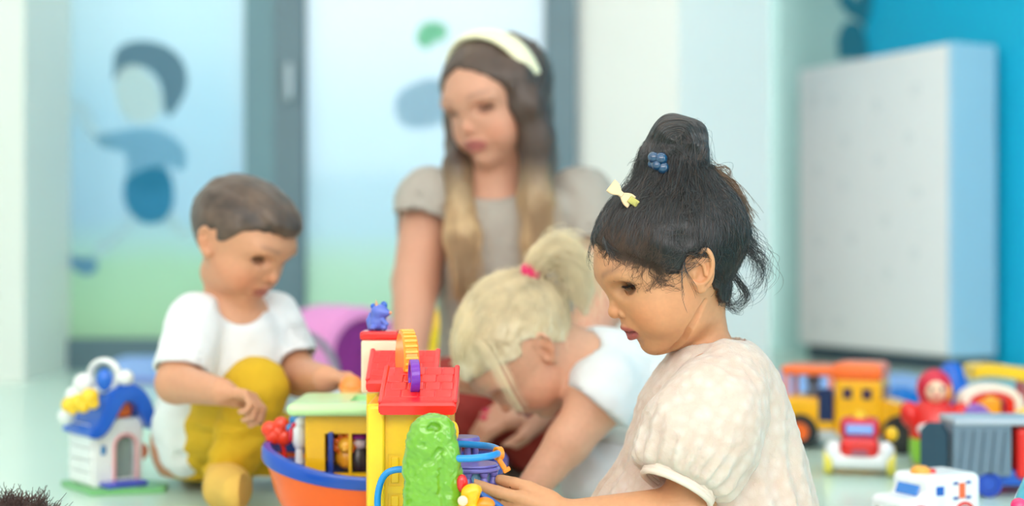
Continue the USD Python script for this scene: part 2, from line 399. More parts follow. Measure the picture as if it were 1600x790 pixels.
fig = part('painted_hill', box(X(479, WY), X(480, WY), WY - .0065, WY - .006, .1, .11), M_frame, win2, label='printed picture on the pale glass')
decal('painted_leaf', [(652, 52), (660, 38), (680, 34), (698, 44), (694, 62), (680, 66), (668, 76), (655, 70)], (150, 218, 180), fig)
decal('painted_hair', [(618, 170), (624, 145), (648, 130), (690, 126), (700, 160), (690, 190), (660, 200), (630, 195)], (184, 210, 224), fig)
# ---- ceiling lamps, seen by the light they give
for k, (lx, ly) in enumerate(LAMPS):
    w = UsdGeom.Xform.Define(stage, numbered('/World', 'ceiling_light')).GetPrim(); data(w, 'white framed rectangular ceiling light panel with glowing diffuser', 'ceiling light', 'ceiling light panels')
    part('lamp_frame', join(box(lx - .62, lx + .62, ly - .32, ly - .3, CEIL - .03, CEIL), box(lx - .62, lx + .62, ly + .3, ly + .32, CEIL - .03, CEIL), box(lx - .62, lx - .6, ly - .3, ly + .3, CEIL - .03, CEIL), box(lx + .6, lx + .62, ly - .3, ly + .3, CEIL - .03, CEIL)), M_white, w)
    if k == 0: M_lamp = usdkit.material(stage, '/World/Looks/lamp_diffuser', {'e': ('emission', {'color': (1, .965, .90), 'strength': LAMP_POWER})}, surface='e.emission')
    part('diffuser', box(lx - .6, lx + .6, ly - .3, ly + .3, CEIL - .02, CEIL - .01), M_lamp, w)
# ---- white cabinet in front of the blue wall
cab = thing('cabinet', 'tall white cabinet with small round marks on its front, against the blue wall', 'cabinet')
M_cab = mat('cabinet_white', lin(244, 241, 241), .45, noise=.01)
M_cabside = mat('cabinet_blue_side', lin(172, 210, 232), .5, noise=.01)
M_hole = mat('cabinet_hole_grey', lin(186, 198, 202), .6)
CM = np.eye(4); CM[:2, 0] = -Vv; CM[:2, 1] = -U; CM[:3, 2] = (0, 0, 1)      # local x: out of the cabinet's front, y: towards the camera
CM[:2, 3] = C0
def cabm(m): m = m.copy(); m.apply_transform(CM); return fixw(m)
CH, CW, CD = 1.013, .735, .185
def cb(x0, x1, y0, y1, z0, z1, r=.004): return cabm(rbox(x1 - x0, y1 - y0, z1 - z0, r, ((x0 + x1) / 2, (y0 + y1) / 2, (z0 + z1) / 2)))
part('body', cb(-CD, -.02, -CW, -.018, .05, CH), M_cab, cab)
part('side_panel', cb(-CD, -.0, -.018, 0, .05, CH), M_cabside, cab, label='pale blue side panel')
part('plinth', cb(-CD + .01, -.03, -CW + .01, -.01, 0, .05), mat('plinth_dark', lin(70, 86, 100), .5), cab, label='dark plinth')
part('door', cb(-.02, 0, -CW, -CW / 2 - .0015, .055, CH - .002), M_cab, cab)
part('door', cb(-.02, 0, -CW / 2 + .0015, -.018, .055, CH - .002), M_cab, cab)
for hx, hy in ((1430, 140), (1370, 165), (1300, 155), (1272, 158), (1420, 215), (1320, 222), (1372, 250), (1277, 266), (1318, 290), (1432, 300), (1383, 345), (1280, 378), (1330, 372), (1428, 396), (1386, 428), (1277, 440), (1310, 505), (1275, 505)):
    a = (hx - 800) / FPX; t = (C0[0] - a * C0[1]) / (a * U[1] - U[0]); q = C0 + t * U; z = EYE - (hy - 395) / FPX * q[1]
    c = lathe([(0, -.001), (.011, -.001), (.013, 0), (.0135, .0008), (.015, .0008), (.016, 0), (.016, -.002), (0, -.002)], 20, ry=90)
    c = T(c, (.0, -t, z)); part('round_hole', cabm(c), M_hole, cab)
# wall decals at the top right
def wdecal(name, label, cat, pts, color, o):
    q = []
    for a, b in pts:
        k = (a - 800) / FPX; w0 = wl(0, .215 - o); t = (w0[0] - k * w0[1]) / (k * U[1] - U[0]); p = w0 + t * U; q.append((t, EYE - (b - 395) / FPX * p[1], *p))
    q = np.array(q); n = np.r_[-Vv, 0] * .006
    fr = np.c_[q[:, 2:], q[:, 1]]; cs = trimesh.creation.triangulate_polygon(__import__('shapely').Polygon(q[:, :2]), engine='earcut')
    b_ = len(fr); f = np.asarray(cs[1]); pr = np.array([np.argmin(((q[:, :2] - v) ** 2).sum(1)) for v in cs[0]]); f = pr[f]
    ii = np.arange(b_); jj = (ii + 1) % b_
    m = trimesh.Trimesh(np.vstack([fr, fr + n]), np.vstack([f[:, ::-1], f + b_, np.c_[ii, jj, jj + b_], np.c_[ii, jj + b_, ii + b_]]), process=False)
    trimesh.repair.fix_normals(m)
    g = part(name, m, mat(name + '_film', lin(*color), .6, noise=.05, nscale=10), label=label, cat=cat); return g
wdecal('wall_sticker', 'brown tree trunk shaped sticker above the cabinet by the corner', 'wall sticker', [(1308, -60), (1322, -60), (1330, -8), (1345, 0), (1358, -60), (1372, -60), (1362, 10), (1354, 42), (1342, 30), (1326, 22), (1312, 4)], (150, 108, 88), .002)
wdecal('wall_sticker', 'dark teal leaf shaped sticker low on the blue wall just above the cabinet', 'wall sticker', [(1312, 92), (1310, 60), (1318, 40), (1332, 32), (1346, 38), (1352, 55), (1358, 80), (1352, 92)], (0, 120, 146), .001)
# ================================================================ PEOPLE: shared anatomy
M_skin_kw = dict(subsurface_weight=.12, subsurface_scale=.006, subsurface_radius=(1, .35, .2), specular_ior_level=.4)
M_skin = mat('skin', (.6, .4, .3), .48, attr=True, noise=.05, nscale=160, bump=.05, bscale=700, bdist=.0006, **M_skin_kw)
M_eye = mat('eyeball', (.8, .8, .8), .12, attr=True, coat_weight=.6)
EC = np.array([.250, .158, .012])             # eyeball centre in head units
def head_shape(o):
    """head in its own frame (x forward, y left, z up; chin to crown = 1), o: options"""
    g = o.get
    fw = g('face_w', 1.0)
    s = S(ell((-.03, 0, .10), (.465, .375 * g('skull_w', 1), .39)))
    s.add(ell((.11, 0, -.13), (.30, .30 * fw, .34)), .10)
    for y in (-1, 1):
        s.add(ell((.20, y * .15 * fw, -.20), (.17, .155 * fw, .17)), .08)                    # cheeks
        s.add(ell((.33, y * .13, .09), (.07, .12, .05)), .12)                                # brow
    s.add(ell((.275, 0, -.385), (.10, .115 * fw, .085) if g('child', 1) else (.115, .10, .10)), .09)    # chin
    s.add(ell((.08, 0, -.36), (.20, .21 * fw, .10)), .08)                                    # jaw floor
    for y in (-1, 1):
        s.sub(ell((.415, y * .17, .005), (.11, .085, .052)), .05)                          # eye sockets
        pass
    nl = g('nose', 1.0)
    s.add(chain([(.385, 0, .01), (.405, 0, -.06), (.415 + .02 * nl, 0, -.112)], [.03, .032, .038], 0), .035)
    s.add(sph((.418 + .02 * nl, 0, -.122), .036), .02)
    for y in (-1, 1):
        s.add(ell((.398, y * .048, -.142), (.036, .028, .030)), .012)
        s.sub(ell((.412, y * .024, -.168), (.022, .012, .012)), .008)
    s.add(ell((.37, 0, -.245), (.06, .11, .075)), .05)                                     # muzzle
    s.sub(cap((.452, 0, -.18), (.448, 0, -.205), .009), .02)                                # philtrum
    for y in (-1, 1):
        s.add(chain([(.424, y * .016, -.226), (.408, y * .06, -.240), (.365, y * .105, -.258)], [.020, .017, .007], 0), .012)
        s.add(chain([(.405, 0, -.298), (.398, y * .05, -.292), (.365, y * .095, -.268)], [.026, .022, .007], 0), .012)
        op = g('open', .4) * .012
        s.sub(chain([(.435, 0, -.264), (.41, y * .055, -.262), (.365, y * .10, -.261)], [.010 + op, .006 + op * .7, .004], 0), .006)
    s.sub(ell((.43, 0, -.352), (.05, .09, .02)), .04)
    # lids: a thin bulge over the eyeball with an almond slit between the edges
    tu, tl = g('tu', -.02), g('tl', -.60)
    for y in (-1, 1):
        E_ = EC * (1, y, 1)
        s.add(sph(E_, .077), .02)
        def slit(p, E_=E_, y=y):
            q = p - E_; rr = np.linalg.norm(q, axis=1); el = np.arctan2(q[:, 2], q[:, 0])
            dy = (q[:, 1] * y - .004) / .068
            o_ = np.sqrt(np.clip(1 - dy**2, 0, 1)); up_ = tu * o_ + (1 - o_) * (tu * .35 + tl * .65); lo_ = tl * o_ + (1 - o_) * (tu * .35 + tl * .65)
            d = np.maximum((np.abs(el - (up_ + lo_) / 2) - (up_ - lo_) / 2 + .02) * rr, np.maximum(.064 - rr, rr - .12))
            return np.where(q[:, 0] > 0, d, .1)
        s.sub(slit, .006)
        def crease(p, E_=E_, y=y):
            q = p - E_; rr = np.linalg.norm(q, axis=1); el = np.arctan2(q[:, 2], q[:, 0]); dy = q[:, 1] * y / .075
            return np.hypot((el - (tu + .52 - .25 * dy**2)) * rr, rr - .082) - .006 + .02 * np.maximum(np.abs(dy) - .9, 0)
        s.sub(crease, .012)
    return s
def ear_shape(o, y):
    e = S()
    c = np.array([-.06, y * .352 * o.get('skull_w', 1), -.07])
    Rm = rot(0, -20, y * -20)
    f0 = ell((0, 0, 0), (.078, .022, .135))
    def loc(f): return lambda p: f((p - c) @ Rm / .9) * .9
    e.add(loc(f0))
    t = np.linspace(-2.2, 2.6, 22)
    rim = np.c_[-.068 * np.cos(t - .25) * (1 - .12 * np.sin(t)), np.full(22, y * .022), .02 + .112 * np.sin(t + .1)]
    e.add(loc(chain(list(rim), [.017] * 22)), .012)
    e.add(loc(ell((.018, y * .012, -.118), (.036, .02, .034))), .02)                         # lobe
    e.sub(loc(ell((.012, y * .04, -.015), (.036, .036, .058))), .018)                         # bowl
    e.sub(loc(chain([(-.035, y * .035, .02), (-.025, y * .035, .075), (.02, y * .035, .088)], [.013] * 3)), .012)
    e.add(loc(chain([(-.02, y * .018, -.03), (-.012, y * .02, .03), (.015, y * .018, .055)], [.012] * 3)), .012)
    e.add(loc(ell((.055, y * .014, -.03), (.018, .018, .024))), .012)                         # tragus
    return e
def head_tint(q, base, o):
    """skin colours on the head: lips, cheeks, brows, ears, plus painted eye-socket shade (q in head frame)"""
    c = np.tile(np.array(base, float), (len(q), 1))
    def put(w, col): nonlocal c; w = np.clip(w, 0, 1)[:, None]; c = c * (1 - w) + np.array(col) * w
    x, y, z = q.T; ay = np.abs(y)
    rosy = np.array(base) * np.array(o.get('rosy', (1.12, .86, .84)))
    put(.6 * np.exp(-((ay - .22) / .11)**2 - ((z + .2) / .1)**2) * (x > 0), rosy)
    put(.7 * np.exp(-(y / .06)**2 - ((z + .13) / .05)**2) * (x > .38), rosy)
    put(.5 * np.exp(-((x + .085) / .1)**2 - ((z + .115) / .14)**2) * (ay > .33), rosy)
    zl = -.262; wz = .052 * np.sqrt(np.clip(1 - (ay / .112)**2, 0, 1)) + .001
    lip = (1 / (1 + np.exp(-(wz - np.abs(z - zl + .006)) / .004))) * (x > .33) * (ay < .112)
    put(.9 * lip, o.get('lip', (.5, .13, .12)))
    ins = np.exp(-((z - zl) / .010)**2) * (ay < .095) * (x > .30) * (x < .43)
    put(.75 * ins, np.array(o.get('lip', (.5, .13, .12))) * .35)
    bw = o.get('brow', None)
    if bw is not None:
        zb = .085 + .03 * np.sin(np.clip((ay - .05) / .22, 0, 1) * 2.4)
        put(.5 * np.exp(-((z - zb - .02) / .02)**2) / (1 + np.exp(-(ay - .07) / .012)) / (1 + np.exp((ay - .25) / .012)) * (x > .15), bw)
    lw = o.get('lash', None)
    if lw is not None:
        tu, tl = o.get('tu', -.02), o.get('tl', -.6); qy = ay - EC[1]; r_ = np.sqrt((x - EC[0])**2 + qy**2 + (z - EC[2])**2); el = np.arctan2(z - EC[2], x - EC[0])
        dy = (qy - .004) / .068; o_ = np.sqrt(np.clip(1 - dy**2, 0, 1)); mid = tu * .35 + tl * .65; up_ = tu * o_ + (1 - o_) * mid; lo_ = tl * o_ + (1 - o_) * mid
        put(.25 * np.exp(-((r_ - .07) / .045)**2) * np.exp(-((el + .3) / .7)**2) * (x > .23), np.array(base) * (.55, .48, .45))  # eye-socket shade painted into the skin colour
        in_ = (np.abs(dy) < 1.05) * (r_ < .115) * (x > .23)
        put(.95 * np.exp(-((el - up_ - .03) * r_ / .011)**2) * in_, lw)
        put(.5 * np.exp(-((el - lo_) * r_ / .008)**2) * in_, lw)
    return c
def eyes(parent, M, H, o, look=(0, 0, -.5)):
    for y in (1, -1):
        b = ball(.066, (0, 0, 0), sub=4); d = np.array([1, look[1], look[2]]); d /= np.linalg.norm(d)
        k = b.vertices @ d / .066
        col = np.where(k[:, None] > .93, (.006, .004, .004), np.where(k[:, None] > .80, o.get('iris', (.05, .02, .01)), (.72, .70, .68)))
        b.vertices = W(M, H, b.vertices + EC * (1, y, 1)); part('eyeball', b, M_eye, parent, tint=col)
def lashes(parent, M, H, o, rng, m):
    st = []; tu, tl = o.get('tu', -.02), o.get('tl', -.6); mid = tu * .35 + tl * .65
    for y in (-1, 1):
        for t in np.linspace(-.95, 1.02, 70):
            oo = math.sqrt(max(0, 1 - t * t)); el = tu * oo + (1 - oo) * mid
            qy = (t * .068 + .004); rx = math.sqrt(max(.078**2 - qy**2, 1e-6)); d = np.array([rx * math.cos(el), y * qy, rx * math.sin(el)]); p0 = EC * (1, y, 1) + d
            d = d / np.linalg.norm(d) + np.array([0, y * .45 * t, -.35]); s_ = np.linspace(0, 1, 6)[:, None]
            st.append(W(M, H, p0 + d * s_ * .044 * (.8 + .3 * rng.random()) + np.array([0, 0, .03]) * s_**2 + rng.normal(0, .002, 3) * s_))
    curves('eyelashes', st, (.0006, .0002), m, parent)
def hand_shape(wrist, along, palm, side, s, curl=(.5, .6, .7, .75), spread=.12, thumb=(.55, .5), width=1.0):
    """fn for a hand of length s from the wrist along 'along', palm facing 'palm'; side: +1 thumb at cross(along, palm), -1 the other way; curl per finger in radians per joint"""
    a = np.array(along, float); a /= np.linalg.norm(a); n = np.array(palm, float); n -= a * (n @ a); n /= np.linalg.norm(n); w = np.cross(a, n) * side * width
    wr = np.array(wrist, float); h = S()
    P_ = lambda x, y, z: wr + s * (a * x + w * y + n * z)
    for y in (-.13, -.04, .05, .135): h.add(cap(P_(.03, y * .55, 0), P_(.44, y * 1.28, 0), .095 * s, .078 * s), .03 * s)
    h.add(ell(P_(.2, .13, .06), (.13 * s,) * 3), .05 * s)
    root = S()
    for i, (y, ln, r) in enumerate(((.17, .50, .066), (.055, .55, .068), (-.06, .51, .065), (-.165, .40, .058))):
        p = P_(.45, y, 0); ang = 0; d0 = a + w * spread * (1.2 - .8 * i); d0 /= np.linalg.norm(d0); rr = r * s
        f = []
        for j, q in enumerate((.45, .31, .24)):
            ang += curl[i] * (.75 if j == 0 else 1)
            d = d0 * math.cos(ang) + n * math.sin(ang); p2 = p + d * ln * q * s
            f.append(cap(p, p2, rr, rr * .92)); p, rr = p2, rr * .92
        g = S(f[0]); [g.add(x, .012 * s) for x in f[1:]]
        h.add(g, .022 * s)
    p = P_(.14, .17, .05); d = a * .75 + w * thumb[0] + n * .25; d /= np.linalg.norm(d)
    p2 = p + d * .24 * s; h.add(cap(p, p2, .095 * s, .075 * s), .04 * s)
    d = a + w * thumb[0] * .35 + n * thumb[1]; d /= np.linalg.norm(d); p3 = p2 + d * .17 * s; h.add(cap(p2, p3, .074 * s, .066 * s), .012 * s)
    d = a + w * thumb[0] * .05 + n * thumb[1] * 1.4; d /= np.linalg.norm(d); h.add(cap(p3, p3 + d * .14 * s, .066 * s, .056 * s), .012 * s)
    return h
def hairmat(name, c, c2, rough=.35):
    return usdkit.material(stage, '/World/Looks/' + name, {'tc': ('texture_coordinate', {}), 'n': ('noise_texture', {'scale': 38, 'detail': 3}), 'r': ('rgb_ramp', {'ramp': [(.3, c), (.72, c2)]}),
        'p': ('principled_bsdf', {'roughness': rough, 'specular_ior_level': .45, 'sheen_weight': .1})}, [('tc.object', 'n.vector'), ('n.fac', 'r.fac'), ('r.color', 'p.base_color')], surface='p.BSDF')
# ---------------------------------------------------------------- the girl in the cream dress
rng = np.random.default_rng(5)
YG = 1.60
girl = thing('person', 'dark-haired toddler in cream puff-sleeved dress, hair in a top bun, hand on toys', 'person')
HG = L(260, YG)
psi, pit = math.radians(11), math.radians(25)
fw0 = np.array([-math.cos(psi), -math.sin(psi), 0])
fwd = fw0 * math.cos(pit) + np.array([0, 0, -math.sin(pit)]); up = fw0 * math.sin(pit) + np.array([0, 0, math.cos(pit)])
GO = P(1048, 410, YG)
GM = frame(fwd, up, GO)
og = dict(child=1, tu=-.07, tl=-.50, open=.7, lip=lin(176, 82, 84), lash=lin(38, 24, 22), brow=lin(120, 84, 66), iris=(.009, .004, .003), rosy=(1.12, .9, .84), skull_w=.97, face_w=1.0)
gskin = lin(206, 147, 106)
hs = head_shape(og)
hl = S(hs); [hl.add(ear_shape(og, y), .02) for y in (1, -1)]
headG = local(hl, GM, HG)
# neck, trunk, arms and legs
pc = lambda *a: P(*a)
bodyG = S(headG)
bodyG.add(chain([pc(1098, 465, 1.605), pc(1103, 520, 1.61), pc(1110, 575, 1.62)], [L(34, 1.6), L(31, 1.6), L(44, 1.6)], .01), .014)
bodyG.add(chain([pc(1112, 600, 1.62), pc(1118, 680, 1.62), pc(1125, 800, 1.62)], [L(62, 1.6), L(72, 1.6), L(88, 1.6)], .02), .025)
bodyG.add(cap(pc(1118, 605, 1.55), pc(1112, 602, 1.69), .038), .03)
# near (left) arm: shoulder, elbow, wrist
eN = pc(1072, 800, 1.515); wN = pc(878, 811, 1.49)
armN = S(cap(pc(1120, 618, 1.545), eN, .036, .027)); armN.add(cap(eN, wN, .0285, .0195), .012)
bodyG.add(armN, .02)
eF = pc(1030, 800, 1.70); wF = pc(940, 840, 1.69)
bodyG.add(cap(pc(1110, 615, 1.69), eF, .035, .027), .02); bodyG.add(cap(eF, wF, .028, .02), .012)
# legs stretched forward under the dress
for y, xk, xf in ((1.56, 980, 880), (1.68, 985, 880)):
    bodyG.add(chain([pc(1130, 850, y), pc(xk, 858, y + (y - 1.62) * .5), pc(xf, 868, y + (y - 1.62) * .7)], [.052, .042, .03], .01), .02)
    bodyG.add(ell(pc(xf - 14, 858, y + (y - 1.62) * .7), (.022, .022, .035)), .015)
hN = hand_shape(wN, (-1, -.02, .13), (-.15, .95, .25), -1, .105, curl=(.12, .5, .75, .8), spread=.10, thumb=(.22, .25))
bodyG.add(hN, .014)
hF = hand_shape(wF, (-1, .0, .05), (0, -.9, -.4), 1, .1)
bodyG.add(hF, .014)
def skinmesh(f, lo, hi, h): return skin(f, lo, hi, h)
lo, hi = pc(740, 930, 1.4), pc(1300, 180, 1.8); lo[2] = .0
cr = hit(bodyG, [1030, 1046, 1062, 1078, 1092, 1102], [553, 549, 537, 513, 488, 470])
bodyG.sub(chain(list(cr), [.0026, .0038, .0044, .0042, .0034, .002]), .003)
mB = skin(bodyG, (L(-60, 1.6), 1.42, .002), (L(400, 1.6), 1.80, .47), .0034)
# the head at finer grain: keep it in the same mesh by refining the vertices' triangles near the face
def refine(m, f, keep, times=1, e=.0006, iters=2):
    for _ in range(times):
        c = m.triangles_center; k = np.nonzero(keep(c))[0]
        v, fa = trimesh.remesh.subdivide(m.vertices, m.faces, face_index=k)
        m = trimesh.Trimesh(v, fa, process=False); m.merge_vertices()
        kk = keep(m.vertices)
        v = m.vertices.copy(); p = v[kk]
        for _ in range(iters):
            g = grad(f, p, e); d = f(p); p = p - d[:, None] * g / np.maximum((g**2).sum(1), .3)[:, None]
        v[kk] = p; m.vertices = v
    return m
fineG = lambda p: (np.linalg.norm(p - W(GM, HG, (.25, .1, -.15)), axis=1) < .085) | (np.linalg.norm(p - W(GM, HG, (-.17, .36, -.09)), axis=1) < .04)
mB = refine(mB, bodyG, fineG, 2)
qv = (mB.vertices - GM[:3, 3]) @ GM[:3, :3] / HG
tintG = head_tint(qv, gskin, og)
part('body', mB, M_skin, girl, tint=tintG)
eyes(girl, GM, HG, og, look=(1, .0, -.36))
M_lash = mat('lash_dark', (.008, .006, .006), .5)
lashes(girl, GM, HG, og, rng, M_lash)
# ---- hair: cap over the skull, swept up to a bun
hairline = [(.47, .22), (.40, .22)]
def hairfn(border, thick=.03, skull_w=1.0, k=.03, parting=0.0):
    """cap of hair in head frame; border falls from the forehead past the temple, behind the ear to the nape"""
    base = ell((-.035, 0, .11), (.465 + thick, .375 * skull_w + thick, .385 + thick))
    nape = ell((-.11, 0, -.22), (.15, .24, .20))
    def f(q):
        d = smin(base(q), nape(q), .05); x = q[:, 0]
        zb = np.interp(x, *border)
        zb = zb + parting * np.clip(1 - np.abs(q[:, 1]) / .28, 0, 1) * (x > .2)
        zb = zb + .02 * (meshkit.noise(np.c_[x * 14, q[:, 1] * 14, np.zeros(len(q))], 3) - .5)
        return smax(d, (zb - q[:, 2]) * .7, k)
    return f
BG = ([-.5, -.20, -.13, -.10, -.07, -.04, 0, .04, .08, .14, .22, .30, .36, .42], [-.40, -.40, -.34, -.20, .0, .05, .05, .0, -.04, -.01, .11, .19, .29, .33])
capG = hairfn(BG, .026, .97)
def swell(q):    # loose hair pulled up: bulges
    d = capG(q)
    d = smin(d, ell((-.30, 0, .10), (.205, .29, .24))(q), .08)
    for y in (-1, 1): d = smax(d, -ell((-.065, y * .37, -.075), (.075, .07, .120), rot(0, -20, 0))(q), .02)
    n = meshkit.fbm(np.c_[q[:, 0] * 7, q[:, 1] * 22, q[:, 2] * 7], 3, 8)
    return d - .018 * (n - .5) * 2
hairG = local(swell, GM, HG)
bunc = P(1056, 228, YG)
def bunf(p):
    d = ell(P(1056, 222, YG), (L(45, YG), L(42, YG), L(44, YG)), rot(0, 15, 0))(p)
    d = smin(d, ell(P(1074, 242, YG), (L(32, YG), L(34, YG), L(50, YG)), rot(0, 8, 0))(p), .012)
    d = smin(d, ell(P(1012, 252, YG), (L(16, YG), L(20, YG), L(26, YG)), rot(0, 30, 0))(p), .012)
    d = smin(d, cap(P(1050, 250, YG), P(1062, 295, YG), L(40, YG), L(54, YG))(p), .014)
    q = (p - bunc) / .03; ang = np.arctan2(q[:, 2], q[:, 0]); rr = np.linalg.norm(q, axis=1)
    return d - .0012 * np.sin(ang * 5 + q[:, 1] * 3 + 4 * rr) - .0018 * (meshkit.fbm(p * 60, 2, 3) - .5) * 2
def hairall(p): return smin(hairG(p), bunf(p), .012)
M_hairG = hairmat('dark_hair', lin(13, 10, 12), lin(32, 24, 25), .3)
mH = skin(hairall, P(890, 480, 1.45), P(1200, 160, 1.75), .0028)
hairN = part('hair', mH, M_hairG, girl, smooth=True)
M_strG = mat('dark_hair_strand', lin(20, 16, 19), .24, noise=.3, nscale=30, specular_ior_level=1.0)
M_strB = mat('brown_hair_strand', lin(84, 62, 50), .36, noise=.35, nscale=30)
def comb(f, roots, goals, n, off, jit, rng, lift=None):
    """strands that run over the surface f from roots towards goals"""
    K = len(roots); t = np.linspace(0, 1, n)[None, :, None]
    p = roots[:, None] * (1 - t) + goals[:, None] * t
    if lift is not None: p = p + lift(t) 
    q = hug(f, p.reshape(-1, 3), 0.0).reshape(K, n, 3)
    ph = rng.random((K, 1, 3)) * 6.28; fr = 3 + 5 * rng.random((K, 1, 1))
    g = grad(f, q.reshape(-1, 3), .001).reshape(K, n, 3); g /= np.linalg.norm(g, axis=2, keepdims=True) + 1e-9
    o = off[0] + (off[1] - off[0]) * rng.random((K, 1, 1))
    return list(q + g * o + jit * np.sin(t * fr + ph) * np.minimum(1, t * 3))
# roots spread over the cap
v = mH.vertices; nz = rng.permutation(len(v))
ql = (v - GM[:3, 3]) @ GM[:3, :3] / HG
on = nz[(bunf(v[nz]) > .006)][:8000]
roots = v[on]; goals = P(1052, 285, YG) + rng.normal(0, .006, (len(on), 3))
st = comb(hairall, roots, goals, 12, (.0001, .0011), .0009, rng)
# around the bun
a = rng.random(1500) * 6.28; b = rng.normal(0, .6, 1500)
for i in range(1500):
    t = np.linspace(0, 1.6 + 1.2 * rng.random(), 10); ph = a[i]
    tilt = b[i]; r = .036
    q = np.c_[np.cos(ph + t) * np.cos(tilt), np.sin(tilt) + .2 * t - .2, np.sin(ph + t) * np.cos(tilt)] * r
    st.append(bunc + q)
kb = np.array([len(s) for s in st])
pp = np.vstack(st[-1500:]); pp = hug(bunf, pp, .0006); k = 0
for i in range(len(st) - 1500, len(st)): st[i] = pp[k:k + len(st[i])]; k += len(st[i])
curves('hair_strands', [s for i, s in enumerate(st) if i % 11], (.00030, .00014), M_strG, girl)
curves('hair_strands', [s for i, s in enumerate(st) if not i % 11], (.00028, .00014), M_strB, girl, label='browner strands of the dark hair')
# loose locks: (points in the picture, depth), number, spread
def lock(pts, n, sp, rng, amp=.003, Y=YG, wav=0):
    out = []
    base = np.array([P(a, b, Y + (c[0] if c else 0)) for a, b, *c in pts]); sm = spline(base, 22); t = np.linspace(0, 1, 22)[:, None]
    for _ in range(n):
        w = rng.normal(0, 1, 3) * sp; w2 = rng.normal(0, 1, 3) * amp
        o = sm + w * (.3 + t) + w2 * np.sin(t * (3 + 4 * rng.random()) + rng.random() * 6)
        if wav: o = o + wav * np.c_[np.sin(t * 14 + rng.random() * 6), np.cos(t * 12 + rng.random() * 6), np.sin(t * 11 + 2)] * t
        out.append(o[: int(12 + 10 * rng.random())])
    return out
fl, fb = [], []
fb += lock([(1080, 278), (1108, 283), (1140, 300), (1160, 328), (1178, 360)], 170, .0032, rng)
fb += lock([(1090, 262), (1112, 266), (1140, 285), (1162, 318), (1176, 348)], 90, .003, rng)
fb += lock([(1104, 268), (1122, 261), (1138, 264), (1141, 272), (1132, 279), (1120, 278)], 10, .0007, rng)
fl += lock([(1150, 320), (1168, 360), (1176, 400), (1170, 430)], 80, .004, rng, wav=.002)
fl += lock([(1155, 380), (1182, 400), (1192, 425), (1180, 445), (1160, 452)], 80, .006, rng, wav=.004)
fl += lock([(1140, 420), (1160, 445), (1166, 465), (1150, 478), (1136, 470), (1146, 458), (1156, 464)], 70, .003, rng, wav=.003)
fl += lock([(1120, 430), (1128, 455), (1140, 478), (1152, 484), (1158, 474)], 80, .003, rng, wav=.002)
fl += lock([(1150, 350), (1175, 375), (1190, 400), (1194, 430), (1186, 452)], 40, .006, rng, wav=.005)
fl += lock([(1020, 240), (1002, 250), (994, 262), (990, 272)], 60, .003, rng)
fl += lock([(1030, 215), (1012, 228), (1004, 246), (998, 268)], 30, .003, rng)
fl += lock([(1066, 410, -.068), (1066, 440, -.071), (1068, 468, -.07), (1074, 490, -.068)], 6, .0009, rng, .001)
fl += lock([(1070, 400, -.069), (1074, 430, -.071), (1086, 455, -.071), (1088, 470, -.071)], 9, .001, rng, .001)
fl += lock([(924, 380, -.02), (920, 395, -.02), (921, 412, -.02), (926, 428, -.02)], 8, .001, rng, .001)
fl += lock([(945, 375, -.05), (955, 392, -.055), (968, 402, -.06), (980, 405, -.062)], 30, .0035, rng, .002)
fl += lock([(1060, 200), (1082, 215), (1092, 250), (1096, 280)], 50, .003, rng)
# short hairs along the hairline, brushed up and back over its edge
cd = capG(ql0 := (mB.vertices - GM[:3, 3]) @ GM[:3, :3] / HG)
ok = np.nonzero((cd > -.01) & (cd < .035) & (ql0[:, 2] > -.16) & (np.abs(ql0[:, 1]) < .40) & (np.abs(ql0[:, 1]) > .10) & ((ql0[:, 0] > .17) | (ql0[:, 0] < -.22)))[0]
ok = rng.permutation(ok)[:1700]
rt = mB.vertices[ok]; tgt = P(1045, 285, YG) + (0, 0, .0); dr_ = tgt - rt; dr_ /= np.linalg.norm(dr_, axis=1, keepdims=True)
dr_ = dr_ + rng.normal(0, .12, dr_.shape)
both = lambda p: np.minimum(hairall(p), bodyG(p))
fr = comb(both, rt, rt + dr_ * (.022 + .022 * rng.random((len(rt), 1))), 9, (.0002, .0010), .0004, rng)
curves('hairline_wisps', fr, (.00024, .0001), M_strB, girl, label='fine brown hairs along the hairline')
curves('flyaway_hair', fl, (.00032, .00015), M_strG, girl); curves('flyaway_hair', fb, (.00055, .0003), mat('golden_brown_strand', lin(120, 92, 70), .35, noise=.4, nscale=30), girl, label='brown wisps falling from the bun')
# hair tie of blue beads and cream bow clip
bd = part('hair_tie', join(*[ball(L(r, YG), P(x, y, YG - .03 + d), sub=3) for x, y, r, d in ((1021, 246, 9, -.004), (1033, 248, 10, -.006), (1026, 258, 8, -.007), (1036, 262, 10, -.005), (1019, 256, 7, .0), (1044, 266, 7, .002))]), mat('blue_glass_bead', lin(16, 62, 100), .06, coat_weight=1.0), girl, smooth=True, label='hair tie of shiny blue beads')
def bowmesh(c, s, ang):
    o = []
    for sg in (-1, 1):
        k = np.linspace(0, 1, 9); wv = .12 + .42 * np.sin(np.clip(k * 1.25, 0, 1) * 1.57)
        top = np.c_[sg * k, wv]; bot = np.c_[sg * k, -wv * .9][::-1]
        o.append(extr(np.vstack([top, bot])[::sg] if sg == 1 else np.vstack([top, bot]), .28, (0, 0, -.14), r=.08))
    o = [fixw(m) for m in o] + [rbox(.34, .4, .4, .1)]
    m = join(*o); m.apply_scale(s); m = T(m, (0, 0, 0), rx=90); m = T(m, (0, 0, 0), ry=ang); return T(m, c, rz=12)
cl = thing('hair_clip', "small cream bow hair clip with a gold-green end in the girl's dark hair", 'hair clip')
cc = P(970, 303, YG - .052)
part('bow', bowmesh(cc, L(21, YG), 38), mat('bow_cream', lin(242, 206, 164), .5), cl)
